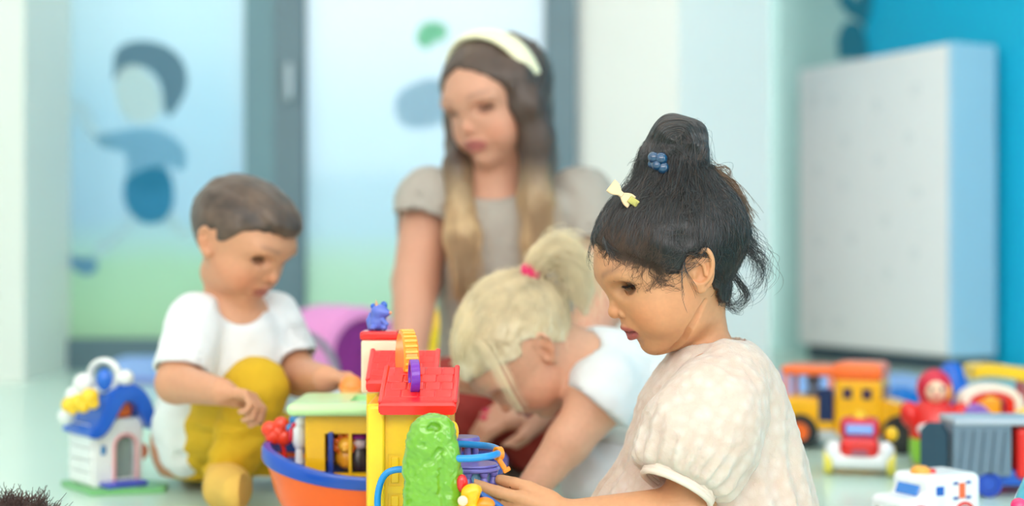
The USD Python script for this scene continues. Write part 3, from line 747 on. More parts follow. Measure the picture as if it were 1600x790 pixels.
part('clasp', rbox(L(16, YG), .004, L(11, YG), .001, P(990, 315, YG - .053), ry=35), mat('clasp_gold', lin(190, 180, 100), .3, metallic=.4), cl, label='gold-green clasp')
# ---- the dress
def rows(r, Y): return ([EYE - (a - 395) / FPX * Y for a, *_ in r], [(b - 800) / FPX * Y for _, b, *_ in r], [(c - 800) / FPX * Y for _, _, c, *_ in r])
dr = [(526, 1078, 1160, .040), (540, 1054, 1184, .072), (560, 1040, 1200, .088), (600, 1010, 1221, .093), (640, 993, 1236, .09), (680, 980, 1248, .092), (715, 970, 1257, .096), (760, 940, 1267, .11), (800, 918, 1274, .12), (850, 900, 1283, .13), (888, 890, 1290, .135)]
z_, xa, xb = rows(dr, YG + .02)
trunk = loft(z_, xa, xb, [YG + .02 - r[3] for r in dr], [YG + .02 + r[3] for r in dr], 2.2)
slc, sle = pc(1128, 612, 1.54), pc(1062, 752, 1.505)
sd = (sle - slc) / np.linalg.norm(sle - slc)
sleeve = S(chain([pc(1140, 590, 1.565), pc(1118, 640, 1.535), pc(1090, 690, 1.522), pc(1068, 735, 1.512)], [.044, .054, .060, .050], .02))
def clothnoise(p):
    n1 = meshkit.fbm(p * 34, 3, 1) - .5; n2 = meshkit.fbm(p * 95 + 7, 2, 4) - .5
    return n1, n2
def dressf(p):
    d = trunk(p)
    # gathers below the chest and soft folds down the skirt
    ang = np.arctan2(p[:, 1] - YG - .02, p[:, 0] - .225); dz = np.clip((.20 - p[:, 2]) / .12, 0, 1)
    d = d - .0035 * dz * np.sin(ang * 17 + 5 * meshkit.noise(p * 16)) 
    s1 = sleeve(p)
    s1 = s1 - .003 * (meshkit.noise(np.c_[p[:, 0] * 45 + p[:, 2] * 14, p[:, 1] * 30, p[:, 2] * 12 - p[:, 0] * 10], 6) - .5) * 2
    h = (p - sle) @ sd; rad = p - sle - h[:, None] * sd
    e1 = np.cross(sd, [0, 1, 0]); e1 /= np.linalg.norm(e1); e2 = np.cross(sd, e1)
    sa = np.arctan2(rad @ e1, rad @ e2)
    s1 = s1 - .0028 * np.exp(-((h + .006) / .03)**2) * np.sin(sa * 21 + 2 * np.sin(sa * 3))
    s1 = smax(s1, h - .001, .008)
    d = smin(d, s1, .003)
    n1, n2 = clothnoise(p)
    return d - .0034 * n1 * 2 - .0012 * n2 * 2
neckcut = S(ell(P(1106, 528, YG + .02), (L(62, YG), .05, .030), rot(0, 20, 0)))
armhole = cap(sle - sd * .03, sle + sd * .05, .033)
def dressc(p):
    d = dressf(p)
    d = smax(d, -(d + .004), .001)                       # shell
    d = smax(d, -neckcut(p), .003)
    return d
def dressc2(p):
    d = smax(dressf(p), -neckcut(p), .003)
    return smax(d, -armhole(p), .004)
M_dress = usdkit.material(stage, '/World/Looks/cream_jacquard', {
    'tc': ('texture_coordinate', {}), 'v': ('voronoi_texture', {'scale': 72, 'feature': 'smooth_f1', 'smoothness': .35, 'randomness': .9}), 'n': ('noise_texture', {'scale': 90, 'detail': 3}), 'w': ('noise_texture', {'scale': 900, 'detail': 1}),
    'n2': ('noise_texture', {'scale': 13, 'detail': 2}), 'r2': ('rgb_ramp', {'ramp': [(.35, lin(240, 212, 194)), (.62, lin(243, 231, 222))]}),
    'r': ('rgb_ramp', {'ramp': [(.1, lin(228, 217, 210)), (.6, lin(220, 203, 192))]}), 'mx': ('mix', {'mix_type': 'multiply', 'fac': .5}),
    'h': ('math', {'math_type': 'multiply_add', 'value2': -.8}), 'h2': ('math', {'math_type': 'multiply_add', 'value2': .12}), 'b': ('bump', {'strength': .7, 'distance': .003}),
    'p': ('principled_bsdf', {'roughness': .8, 'sheen_weight': .25, 'subsurface_weight': .15, 'subsurface_scale': .01, 'specular_ior_level': .2})},
    [('tc.object', 'v.vector'), ('tc.object', 'n.vector'), ('tc.object', 'w.vector'), ('tc.object', 'n2.vector'), ('n2.fac', 'r2.fac'), ('v.distance', 'r.fac'), ('r.color', 'mx.color1'), ('r2.color', 'mx.color2'), ('mx.color', 'p.base_color'),
     ('v.distance', 'h.value1'), ('n.fac', 'h.value3'), ('w.fac', 'h2.value1'), ('h.value', 'h2.value3'), ('h2.value', 'b.height'), ('b.normal', 'p.normal')], surface='p.BSDF')
mD = skin(dressc2, (L(80, 1.6), 1.43, .004), (L(480, 1.75), 1.79, .29), .0032)
dress = part('dress', mD, M_dress, girl, smooth=True)
# piping at neck and the sleeve's cuff band
M_cuff = mat('cream_band', lin(236, 216, 202), .8, bump=.3, bscale=500, bdist=.001)
def bandloop(c, d, r1, r2, w, n=40):
    d = d / np.linalg.norm(d); e1 = np.cross(d, [0, 1, 0]); e1 /= np.linalg.norm(e1); e2 = np.cross(d, e1); a = np.linspace(0, 2 * np.pi, n, endpoint=False)[:, None]
    return c + (np.cos(a) * e1) * r1 + (np.sin(a) * e2) * r2
part('cuff', join(*[sweep(bandloop(sle + sd * q, sd, .0385, .0385, 0), .0036, 8, closed=True) for q in (.000, .004, .008)]), M_cuff, dress, smooth=60)
# ---------------------------------------------------------------- the boy in white T-shirt and mustard trousers
rng = np.random.default_rng(11)
def cloth_bump(p, a, k=30, seed=1):
    return a * 2 * (meshkit.fbm(p * k, 3, seed) - .5)
YB = 2.12
boy = thing('person', 'brown-haired toddler squatting in a white T-shirt and mustard trousers, reaching over the toy boat', 'person')
HB = L(188, YB)
def headpose(px, py, Y, yaw, pitch, roll=0):
    """yaw: 0 faces the camera, +90 faces picture left; pitch: down; roll: crown towards picture left"""
    a, b, r = map(math.radians, (yaw, pitch, roll))
    f0 = np.array([-math.sin(a), -math.cos(a), 0]); f = f0 * math.cos(b) + np.array([0, 0, -math.sin(b)]); u = f0 * math.sin(b) + np.array([0, 0, math.cos(b)])
    s_ = np.cross(u, f); u2 = u * math.cos(r) - s_ * math.sin(r)
    return frame(f, u2, P(px, py, Y))
BM = headpose(378, 372, YB, -64, 31, 0)
ob = dict(child=1, tu=-.10, tl=-.5, open=.2, lip=lin(184, 104, 92), lash=lin(60, 42, 36), brow=lin(112, 84, 70), iris=(.03, .015, .01), rosy=(1.08, .8, .76))
bskin = lin(210, 150, 116)
bh = head_shape(ob); [bh.add(ear_shape(ob, y), .02) for y in (1, -1)]
fb_ = local(bh, BM, HB)
bodyB = S(fb_)
nb_ = BM[:3, 3] + HB * (BM[:3, :3] @ np.array([-.05, 0, -.36]))
bodyB.add(chain([nb_, P(362, 462, 2.14), P(362, 492, 2.15)], [.029, .029, .042], .01), .014)
bodyB.add(chain([P(362, 515, 2.16), P(350, 590, 2.2), P(320, 690, 2.26)], [.062, .07, .085], .02), .03)
bodyB.add(cap(P(306, 506, 2.10), P(420, 504, 2.22), .029), .03)
aN = [P(302, 514, 2.09), P(276, 598, 2.04), P(346, 612, 1.94)]
bodyB.add(chain(aN, [.030, .029, .019], .01), .02)
hB1 = hand_shape(aN[2], (1, -.25, -.12), (-.1, -.25, -1), 1, .092, curl=(.9, .9, 1.0, 1.1), thumb=(.3, .8)); bodyB.add(hB1, .012)
aF = [P(430, 510, 2.22), P(468, 588, 2.16), P(508, 592, 2.0)]
bodyB.add(chain(aF, [.030, .029, .02], .01), .02)
hB2 = hand_shape(aF[2], (1, -.15, -.05), (.1, -.5, -.8), -1, .085, curl=(1.0, 1.0, 1.1, 1.1), thumb=(.4, .9)); bodyB.add(hB2, .012)
mBb = skin(bodyB, (L(-640, 2.0), 1.80, .02), (L(-170, 1.9), 2.4, .53), .0045)
fineB = lambda p: np.linalg.norm(p - W(BM, HB, (.25, 0, -.12)), axis=1) < .075
mBb = refine(mBb, bodyB, fineB, 1)
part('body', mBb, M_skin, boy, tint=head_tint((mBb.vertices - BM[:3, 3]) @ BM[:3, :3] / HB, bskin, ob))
eyes(boy, BM, HB, ob, look=(1, 0, -.35))
BB = ([-.5, -.3, -.22, -.14, -.08, -.02, .04, .10, .18, .26, .34, .45], [-.22, -.25, -.22, -.16, .03, .07, .0, .02, .16, .23, .26, .27])
capB = hairfn(BB, .022, 1.0)
def hairBf(q):
    d = capB(q); d = smin(d, ell((.20, 0, .36), (.24, .24, .10), rot(0, 12, 0))(q), .08)
    return d - .016 * (meshkit.fbm(np.c_[q[:, 0] * 6, q[:, 1] * 16, q[:, 2] * 9], 3, 2) - .5) * 2
hairB = local(hairBf, BM, HB)
mHB = skin(hairB, BM[:3, 3] - .16, BM[:3, 3] + .16, .004)
part('hair', mHB, hairmat('brown_hair', lin(58, 44, 38), lin(104, 82, 68), .4), boy, smooth=True)
# T-shirt
def tee(trunkf, sleeves, neck, hem, seed, amp=.004):
    def f(p):
        d = trunkf(p)
        for (a, b, ra, rb) in sleeves:
            s1 = cap(a, b + (b - a) * .4, ra, rb + (rb - ra) * .4)(p); n = (b - a) / np.linalg.norm(b - a)
            d = smin(d, smax(s1, (p - b) @ n, .006), .014)
        d = d - cloth_bump(p, amp, 26, seed)
        d = smax(d, -neck(p), .004)
        if hem is not None: d = smax(d, hem(p), .006)
        for (a, b, ra, rb) in sleeves:
            n = (b - a) / np.linalg.norm(b - a); d = smax(d, -cap(b - n * .03, b + n * .1, rb - .006)(p), .004)
        return d
    return f
rb_ = [(478, 322, 402, .055), (490, 296, 430, .072), (515, 284, 446, .082), (560, 284, 450, .085), (620, 268, 432, .09), (690, 250, 395, .095)]
zB, b0, b1 = rows(rb_, 2.16)
trB = loft(zB, b0, b1, [2.17 - r[3] for r in rb_], [2.17 + r[3] for r in rb_], 2.3)
slB = [(P(308, 502, 2.10), P(286, 584, 2.055), .044, .044), (P(425, 500, 2.20), P(450, 566, 2.18), .046, .05)]
teeB = tee(trB, slB, ell(P(374, 472, 2.07), (.038, .10, .036), rot(0, 8, 0)), plane(P(350, 610, 2.1), (-.25, 0, -1)), 3)
M_tee = mat('white_jersey', lin(228, 228, 230), .85, noise=.02, nscale=20, bump=.25, bscale=320, bdist=.001, sheen_weight=.2)
mTB = skin(teeB, (L(-600, 2.1), 1.98, .1), (L(-290, 2.1), 2.3, .34), .0045)
part('shirt', mTB, M_tee, boy, smooth=True)
# pale grey shirt tail behind the hip
tail = S(chain([P(306, 610, 2.20), P(298, 660, 2.19), P(292, 708, 2.19)], [.05, .052, .038], .03))
mTl = skin(lambda p: tail(p) - cloth_bump(p, .007, 32, 9), P(210, 790, 2.05) * (1.1, 1, 1), P(380, 560, 2.4), .005)
part('shirt_tail', mTl, mat('grey_jersey', lin(226, 230, 228), .85, bump=.25, bscale=300, bdist=.001), boy, smooth=True, label='pale grey cloth hanging at the hip')
# trousers and shoes
pant = S(chain([P(322, 690, 2.22), P(402, 606, 2.06)], [.068, .043], 0))
pant.add(chain([P(402, 606, 2.06), P(380, 680, 2.05), P(358, 742, 2.04)], [.043, .042, .036], .01), .012)
pant.add(chain([P(315, 690, 2.28), P(408, 692, 2.27), P(440, 735, 2.24)], [.08, .06, .046], .02), .03)
pant.add(chain([P(440, 735, 2.24), P(380, 742, 2.30), P(320, 740, 2.34)], [.044, .036, .03], 0), .01)
def pantf(p):
    d = pant(p); q = p[:, 2]
    return d - cloth_bump(p, .006, 26, 5) - .0022 * np.sin(q * 190 + 8 * meshkit.noise(p * 20)) * np.clip((.16 - q) / .06, 0, 1)
M_must = mat('mustard_cotton', lin(212, 168, 22), .85, noise=.06, nscale=14, bump=.3, bscale=300, bdist=.001)
mPB = skin(pantf, (L(-560, 2.25), 1.95, .02), (L(-340, 2.05), 2.5, .26), .005)
part('trousers', mPB, M_must, boy, smooth=True)
shoe = S(chain([P(345, 752, 2.05), P(356, 762, 1.99), P(372, 768, 1.94)], [.036, .032, .026], .01))
shoe.cut(lambda p: .002 - p[:, 2], .006)
part('slipper', skin(shoe, P(280, 800, 1.85) * (1, 1, 0), P(420, 700, 2.12), .004), mat('mustard_felt', lin(226, 180, 84), .8, bump=.2, bscale=200), boy, smooth=True)
shoe2 = S(chain([P(318, 742, 2.33), P(300, 745, 2.36)], [.03, .024], .01)); shoe2.cut(lambda p: .002 - p[:, 2], .006)
part('slipper', skin(shoe2, P(270, 800, 2.2) * (1.2, 1, 0), P(360, 690, 2.45), .004), mat('mustard_felt_b', lin(206, 164, 74), .8, bump=.2, bscale=200), boy, smooth=True)
# ---------------------------------------------------------------- the woman with the headband
rng = np.random.default_rng(21)
YW = 2.52
wom = thing('person', 'woman with long ombre hair, cream headband and taupe T-shirt, kneeling and looking down', 'person')
HW = L(192, YW)
WM = headpose(772, 156, YW, 36, 20, 5)
ow = dict(child=0, tu=-.12, tl=-.42, open=.25, lip=lin(186, 100, 98), lash=lin(70, 48, 40), brow=lin(120, 92, 78), iris=(.05, .03, .02), rosy=(1.08, .84, .8), face_w=.93, skull_w=.94, nose=1.3)
wskin = lin(208, 152, 126)
wh = head_shape(ow); pass
bodyW = S(local(wh, WM, HW))
nw = WM[:3, 3] + HW * (WM[:3, :3] @ np.array([-.10, 0, -.38]))
bodyW.add(chain([nw, P(775, 275, 2.56), P(778, 310, 2.58)], [.056, .054, .075], .01), .025)
bodyW.add(chain([P(782, 370, 2.60), P(780, 470, 2.62), P(785, 590, 2.68), P(790, 655, 2.72)], [.11, .105, .125, .13], .02), .04)
bodyW.add(cap(P(676, 318, 2.58), P(905, 322, 2.60), .044), .04)
wl1 = [P(668, 326, 2.56), P(650, 442, 2.50), P(640, 552, 2.36)]
bodyW.add(chain(wl1, [.046, .042, .029], .01), .03)
bodyW.add(hand_shape(wl1[2], (-.1, -.5, -.8), (.6, -.3, .5), -1, .17), .02)
wr1 = [P(908, 330, 2.58), P(945, 470, 2.52), P(852, 640, 2.30)]
bodyW.add(chain(wr1, [.046, .044, .029], .01), .03)
bodyW.add(hand_shape(wr1[2], (-.95, -.25, -.08), (.1, .4, -.9), 1, .155, curl=(.5, .6, .6, .7)), .02)
mW = skin(bodyW, (L(-230, 2.4), 2.18, .06), (L(190, 2.5), 2.9, .79), .0055)
mW = refine(mW, bodyW, lambda p: np.linalg.norm(p - W(WM, HW, (.25, 0, -.12)), axis=1) < .09, 1)
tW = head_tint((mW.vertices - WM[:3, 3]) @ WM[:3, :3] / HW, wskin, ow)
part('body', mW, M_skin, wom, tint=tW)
eyes(wom, WM, HW, ow, look=(1, 0, -.3))
M_nail = plastic(226, 40, 92, .2)
for k_, (a_, b_) in enumerate(((748, 652), (752, 642), (762, 634), (758, 662))[:2]):
    q_ = hit(bodyW, a_ + 8, b_)[0]
    if q_[1] < 2.35: part('fingernail', ball(.0055, q_, (1.3, .5, .8), sub=2), M_nail, wom, smooth=True, label='magenta fingernail')
M_wh = M_skin
# hair
BW = ([-.6, .04, .10, .16, .22, .29, .36, .45], [-.5, -.5, -.25, .0, .13, .21, .28, .30])
capW = hairfn(BW, .032, .94, parting=.09)
wu, wf_, wsd = WM[:3, 2], WM[:3, 0], WM[:3, 1]
def pw(x, y, z): return W(WM, HW, (x, y, z))
lockL = S(chain([pw(.04, -.30, .22), P(716, 190, 2.60), P(716, 262, 2.53), P(722, 370, 2.47), P(726, 455, 2.46)], [.026, .024, .026, .028, .018], .02))
lockR = S(chain([pw(.06, .33, .16), pw(.07, .345, -.08), pw(.06, .345, -.36), P(838, 310, 2.48), P(840, 380, 2.46), P(838, 420, 2.46)], [.028, .030, .031, .030, .026, .015], .02))
lockB = S(chain([pw(-.3, 0, .1), P(795, 250, 2.68), P(792, 360, 2.72)], [.075, .085, .06], .03))
def hairWf(p):
    d = local(capW, WM, HW)(p); d = smin(d, lockR(p), .02); d = smin(d, lockL(p), .015); d = smin(d, lockB(p), .03)
    return d - .006 * (meshkit.fbm(p * (70, 70, 8), 3, 6) - .5) * 2
mHW = skin(hairWf, P(660, 470, 2.3), P(900, 30, 2.9), .0055)
tz = np.clip((mHW.vertices[:, 2] - .41) / .13, 0, 1)[:, None] + .25 * (meshkit.noise(mHW.vertices * (40, 40, 5), 4)[:, None] - .5)
tz = np.clip(tz, 0, 1); hc = np.array(lin(206, 170, 126)) * (1 - tz) + np.array(lin(74, 56, 48)) * tz
M_omb = mat('ombre_hair', (.3, .2, .15), .42, attr=True, noise=.12, nscale=50)
part('hair', mHW, M_omb, wom, tint=hc)
fw_ = []
for k in range(420):
    base = [P(716, 315, 2.49), P(719, 350, 2.465), P(724, 400, 2.43), P(726, 470, 2.43)] if k % 2 else [P(838, 300, 2.465), P(841, 330, 2.45), P(842, 375, 2.435), P(839, 425, 2.44)]
    fw_.append(spline(np.array(base) + rng.normal(0, .013, 3) * (1, .6, .2), 14) + np.cumsum(rng.normal(0, .0009, (14, 3)), 0))
curves('hair_strands', fw_, (.0009, .0004), mat('ombre_strand', lin(178, 142, 106), .4, noise=.3, nscale=20), wom)
# headband: an arched band over the crown
t = np.linspace(-1.5, 1.5, 40)
arc = np.array([pw(.015 - .06 * abs(math.sin(a)), .408 * math.sin(a), .10 + .447 * math.cos(a)) for a in t])
hb = []
bandw = WM[:3, 0] * .98 + WM[:3, 2] * .05; bandw /= np.linalg.norm(bandw)
nrm = np.array([(WM[:3, 1] * math.sin(a) + WM[:3, 2] * math.cos(a)) for a in t])
wv = .027 * (.35 + .65 * np.cos(t / 1.9)**.7)
sec = np.linspace(0, 2 * np.pi, 14, endpoint=False)
vv = (arc[:, None] + wv[:, None, None] * np.cos(sec)[None, :, None] * bandw + .008 * np.sin(sec)[None, :, None] * nrm[:, None]).reshape(-1, 3)
i, j = np.meshgrid(np.arange(39), np.arange(14), indexing='ij'); ff = np.stack([i * 14 + j, i * 14 + (j + 1) % 14, (i + 1) * 14 + (j + 1) % 14, (i + 1) * 14 + j], -1).reshape(-1, 4)
part('headband', fixw(trimesh.Trimesh(vv, np.vstack([ff[:, :3], ff[:, [0, 2, 3]]]), process=False)), mat('cream_satin', lin(244, 236, 200), .55), wom, smooth=True, label='wide cream headband')
# taupe T-shirt
rw = [(282, 735, 820, .07), (296, 690, 880, .095), (325, 655, 925, .12), (400, 672, 905, .13), (480, 684, 890, .13), (560, 688, 900, .14), (610, 690, 905, .145)]
zW, w0, w1 = rows(rw, 2.58)
trW = loft(zW, w0, w1, [2.60 - r[3] for r in rw], [2.60 + r[3] for r in rw], 2.3)
slW = [(P(674, 316, 2.57), P(658, 362, 2.53), .066, .064), (P(905, 318, 2.58), P(926, 392, 2.54), .07, .068)]
teeW = tee(trW, slW, ell(P(768, 272, 2.50), (.07, .16, .045)), plane(P(780, 600, 2.5), (0, 0, -1)), 13, .006)
mTW = skin(teeW, (L(-190, 2.5), 2.40, .1), (L(170, 2.5), 2.8, .56), .006)
part('shirt', mTW, mat('taupe_jersey', lin(172, 162, 152), .85, noise=.05, nscale=9, bump=.25, bscale=300, bdist=.001), wom, smooth=True)
# maroon trousers, kneeling with the thighs forward
pw_ = S(chain([P(765, 640, 2.68), P(705, 640, 2.38)], [.115, .085], 0)); pw_.add(chain([P(815, 640, 2.68), P(862, 655, 2.36)], [.115, .085], 0), .03)
pw_.add(chain([P(705, 652, 2.38), P(720, 690, 2.52), P(745, 690, 2.75)], [.08, .07, .055], 0), .03); pw_.add(chain([P(862, 665, 2.36), P(850, 695, 2.52), P(820, 690, 2.75)], [.08, .07, .055], 0), .03)
pw_.cut(lambda p: .003 - p[:, 2], .01)
mPW = skin(lambda p: pw_(p) - cloth_bump(p, .009, 22, 7), (L(-180, 2.4), 2.2, -.01), (L(120, 2.4), 2.9, .28), .007)
part('trousers', mPW, mat('maroon_cotton', lin(160, 50, 42), .85, noise=.3, nscale=6, bump=.3, bscale=250, bdist=.001), wom, smooth=True)
# ---------------------------------------------------------------- the blond girl leaning forward
rng = np.random.default_rng(31)
def PL(a, b, Y): return P(a, b, Y - .06)
YL = 2.0
blo = thing('person', 'blond toddler with a ponytail in a white top, bending forward with face down', 'person')
HL = L(212, YL)
LM = headpose(814, 542, YL, 76, 60, 0)
ol = dict(child=1, tu=-.15, tl=-.4, open=.2, lip=lin(206, 120, 116), lash=lin(120, 92, 76), brow=lin(200, 168, 130), iris=(.1, .12, .16), rosy=(1.06, .76, .70))
lskin = lin(226, 170, 140)
lh = head_shape(ol); [lh.add(ear_shape(ol, y), .02) for y in (1, -1)]
bodyL = S(local(lh, LM, HL))
nl_ = LM[:3, 3] + HL * (LM[:3, :3] @ np.array([-.14, 0, -.34]))
bodyL.add(chain([nl_, PL(918, 568, 2.08), PL(950, 592, 2.09)], [.042, .038, .05], .01), .02)
bodyL.add(chain([PL(955, 598, 2.10), PL(1010, 640, 2.14), PL(1080, 700, 2.2)], [.066, .072, .088], .02), .03)
bodyL.add(cap(PL(940, 612, 2.02), PL(950, 598, 2.17), .038), .03)
l1 = [PL(938, 622, 2.015), PL(888, 690, 1.99), PL(828, 766, 1.97)]
bodyL.add(chain(l1, [.040, .030, .021], .01), .02)
bodyL.add(hand_shape(l1[2], (-.8, -.3, -.5), (.2, .3, -.9), 1, .095, curl=(.3, .4, .4, .4)), .012)
l2 = [PL(945, 606, 2.16), PL(808, 598, 2.20), PL(722, 592, 2.16)]
bodyL.add(chain(l2, [.036, .028, .02], .01), .02)
bodyL.add(hand_shape(l2[2], (-1, -.1, -.05), (0, -.3, -.9), 1, .09), .012)
mL = skin(bodyL, (L(-140, 2.1), 1.86, .015), (L(330, 2.1), 2.36, .42), .005)
mL = refine(mL, bodyL, lambda p: np.linalg.norm(p - W(LM, HL, (.2, 0, -.1)), axis=1) < .08, 1)
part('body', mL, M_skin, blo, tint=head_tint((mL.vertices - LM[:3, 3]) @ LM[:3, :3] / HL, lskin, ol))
eyes(blo, LM, HL, ol, look=(1, 0, -.3))
BLh = ([-.5, -.26, -.18, -.12, -.06, 0, .06, .12, .22, .30, .38, .46], [-.26, -.28, -.22, -.10, .06, .10, .06, .06, .14, .2, .24, .26])
capL = hairfn(BLh, .03, .98)
def hairLf(q): return capL(q) - .02 * (meshkit.fbm(np.c_[q[:, 0] * 8, q[:, 1] * 20, q[:, 2] * 8], 3, 12) - .5) * 2

tieL = hit(local(hairLf, LM, HL), 829, 436)[0] + [0, .006, .010]
def PT(a, b, dy): return P(a, b, tieL[1] + dy)
pony = S(chain([tieL, PT(846, 404, 0), PT(870, 392, .01), PT(894, 416, .02), PT(908, 452, .03), PT(914, 486, .04)], [.009, .013, .020, .022, .018, .006], .01))
def hairLw(p): return smin(local(hairLf, LM, HL)(p), pony(p) - .0035 * (meshkit.fbm(p * 50, 3, 3) - .5) * 2, .014)
mHL = skin(hairLw, PL(700, 670, 1.85), PL(950, 360, 2.3), .0045)
part('hair', mHL, hairmat('blond_hair', lin(214, 192, 150), lin(248, 236, 210), .4), blo, smooth=True)
ls = []
for k in range(700):
    a = spline(np.array([tieL, PT(846, 402, -.005), PT(878, 388, -.005), PT(904, 420, 0), PT(918, 470, .02)]) + np.r_[[[0, 0, 0]], np.cumsum(rng.normal(0, .008, (4, 3)), 0)], 14); ls.append(a[:9 + int(6 * rng.random())])
for k in range(60):
    ls.append(spline(np.array([W(LM, HL, (.38, -.12, .30)), PL(772, 566, 1.95), PL(792, 605, 1.94), PL(812, 640, 1.95)]) + rng.normal(0, .004, 3), 12))
vL = mHL.vertices[rng.permutation(len(mHL.vertices))[:2500]]; vL = vL[pony(vL) > .01]
ls += comb(hairLw, vL, np.tile(tieL, (len(vL), 1)) + rng.normal(0, .006, (len(vL), 3)), 10, (.0003, .002), .0015, rng)
curves('hair_strands', ls, (.0005, .0002), mat('blond_strand', lin(238, 220, 184), .4, noise=.2, nscale=30), blo)
part('hair_tie', lathe([(.006, -.011), (.0125, -.010), (.0155, 0), (.0125, .010), (.006, .011), (.006, -.011)], 24, tieL, ry=35, rx=8), mat('magenta_velvet', lin(222, 20, 96), .7, sheen_weight=.4), blo, smooth=True, label='magenta hair tie')
# white top
def topL(p):
    d = chain([PL(945, 585, 2.10), PL(1000, 632, 2.13), PL(1075, 690, 2.19)], [.070, .082, .10], .02)(p)
    d = smin(d, cap(PL(940, 610, 2.03), PL(954, 596, 2.17), .050)(p), .03)
    s1 = smax(cap(PL(946, 612, 2.03), PL(930, 640, 2.0), .052, .050)(p), plane(PL(930, 632, 2.0), (-.62, -.1, -.78))(p), .006); d = smin(d, s1, .012)
    s2 = smax(cap(PL(950, 604, 2.16), PL(900, 610, 2.19), .05)(p), plane(PL(905, 612, 2.18), (-1, 0, 0))(p), .006); d = smin(d, s2, .012)
    d = d - cloth_bump(p, .005, 26, 8)
    return smax(d, -ell(PL(912, 556, 2.08), (.034, .055, .045), rot(0, -40, 0))(p), .004)
mTL = skin(topL, PL(850, 790, 1.9), PL(1160, 470, 2.4), .005)
part('shirt', mTL, M_tee, blo, smooth=True)
legs = S(chain([PL(1085, 700, 2.16), PL(930, 752, 2.08)], [.085, .05], 0)); legs.add(chain([PL(930, 752, 2.08), PL(1060, 752, 2.14)], [.045, .035], 0), .01)
legs.add(chain([PL(1085, 700, 2.26), PL(960, 735, 2.30)], [.085, .05], 0), .03); legs.add(chain([PL(960, 735, 2.30), PL(1080, 735, 2.34)], [.045, .035], 0), .01); legs.cut(lambda p: .003 - p[:, 2], .008)
mLL = skin(lambda p: legs(p) - cloth_bump(p, .006, 30, 4), PL(860, 830, 1.9) * (.9, 1, 0), PL(1180, 640, 2.46) * (1.15, 1, 1), .006)
part('leggings', mLL, mat('white_grey_cotton', lin(222, 222, 226), .85, noise=.05, nscale=10, bump=.3, bscale=250, bdist=.001), blo, smooth=True)
# ================================================================ TOYS, near group
def fr_(Y): return lambda a, b, dy=0: P(a, b, Y + dy)
RED, YEL, BLU, GRN, ORA, PUR, LAV = plastic(232, 34, 28), plastic(250, 200, 10), plastic(20, 92, 200), plastic(112, 208, 60), plastic(255, 106, 18), plastic(120, 36, 170), plastic(126, 116, 200)
def yz_extrude(pts, x0, x1, r=.0015):
    """outline in (y, z) extruded from x0 to x1"""
    m = extr(pts, x1 - x0, r=r); A = np.array([[0, 0, 1, x0], [1, 0, 0, 0], [0, 1, 0, 0], [0, 0, 0, 1.0]]); m.apply_transform(A); return fixw(m)
house = thing('toy_house', 'yellow toy house with two red tiled roofs, blue rails and a lavender balcony', 'toy house')
hx0, hx1 = X(573, 1.53), X(703, 1.53)
hm = mani(rbox(hx1 - hx0, .135, .208, .003, ((hx0 + hx1) / 2, 1.595, .104)))
wz = [(.160, .200), (.118, .156), (.076, .114), (.034, .072)]
for (z0, z1) in wz[1:]:
    for (u0, u1) in ((.26, .42), (.45, .60), (.63, .78)):
        hm = hm - Manifold.cube((hx1 - hx0) * (u1 - u0), True) if False else hm - Manifold.cube(((hx1 - hx0) * (u1 - u0), .003, z1 - z0 - .004), True).translate((hx0 + (hx1 - hx0) * (u0 + u1) / 2, 1.5275, (z0 + z1) / 2))
part('wall', tm(hm), YEL, house)
part('corner_post', rbox(.018, .012, .206, .003, (hx0 + .011, 1.5255, .103)), plastic(255, 214, 40), house)
for (z0, z1) in wz[1:]:
    for (u0, u1) in ((.26, .42), (.45, .60), (.63, .78)):
        part('wall_panel', rbox((hx1 - hx0) * (u1 - u0) - .006, .002, z1 - z0 - .010, .0009, (hx0 + (hx1 - hx0) * (u0 + u1) / 2, 1.5285, (z0 + z1) / 2), seg=6), YEL, house)
def red_roof(x0, x1, ye, yr, ze, zr, dn):
    """slope from the eave (ye, ze) up to the ridge (yr, zr) and down behind, dn: thickness of the eave"""
    rf = part('roof', yz_extrude([(ye, ze - dn), (ye - .001, ze), (ye + .006, ze + .006), (yr - .008, zr - .001), (yr, zr + .001), (yr + .008, zr - .001), (yr + .014, zr - .008), (yr + .014, ze - dn)], x0, x1, r=.004), RED, house, smooth=50, label='red tiled roof')
    d = np.array([yr - ye, zr - ze]); ln = np.hypot(*d); d /= ln; a = math.degrees(math.atan2(d[1], d[0]))
    rows_, cols = 4, 4
    for i in range(rows_):
        for j in range(cols):
            u = .10 + .80 * (i + .5) / rows_; off = (.25 if i % 2 else 0) / cols; w0 = .06 + .88 * j / cols + off; w1 = min(w0 + .88 / cols, .95)
            if w0 > .93: continue
            xx = x0 + (x1 - x0) * (w0 + w1) / 2; q = np.array([ye + .003, ze + .0035]) + d * ln * u
            part('roof_tile', rbox((x1 - x0) * (w1 - w0) - .0012, ln * .80 / rows_ - .001, .0036, .0012, (xx, q[0], q[1]), seg=8, rx=a), RED, house)
    for xx in (x0 + .0022, x1 - .0022):
        c = np.array([ye + .003, ze + .003]) + d * ln * .5
        part('verge', rbox(.0060, ln * .97, .0052, .0024, (xx, c[0], c[1] - .0006), seg=10, rx=a), RED, house)
red_roof(X(591, 1.505), X(713, 1.505), 1.503, 1.588, .2085, .2415, .0095)
red_roof(X(575, 1.64), X(685, 1.64), 1.612, 1.675, .222, .2545, .0095)
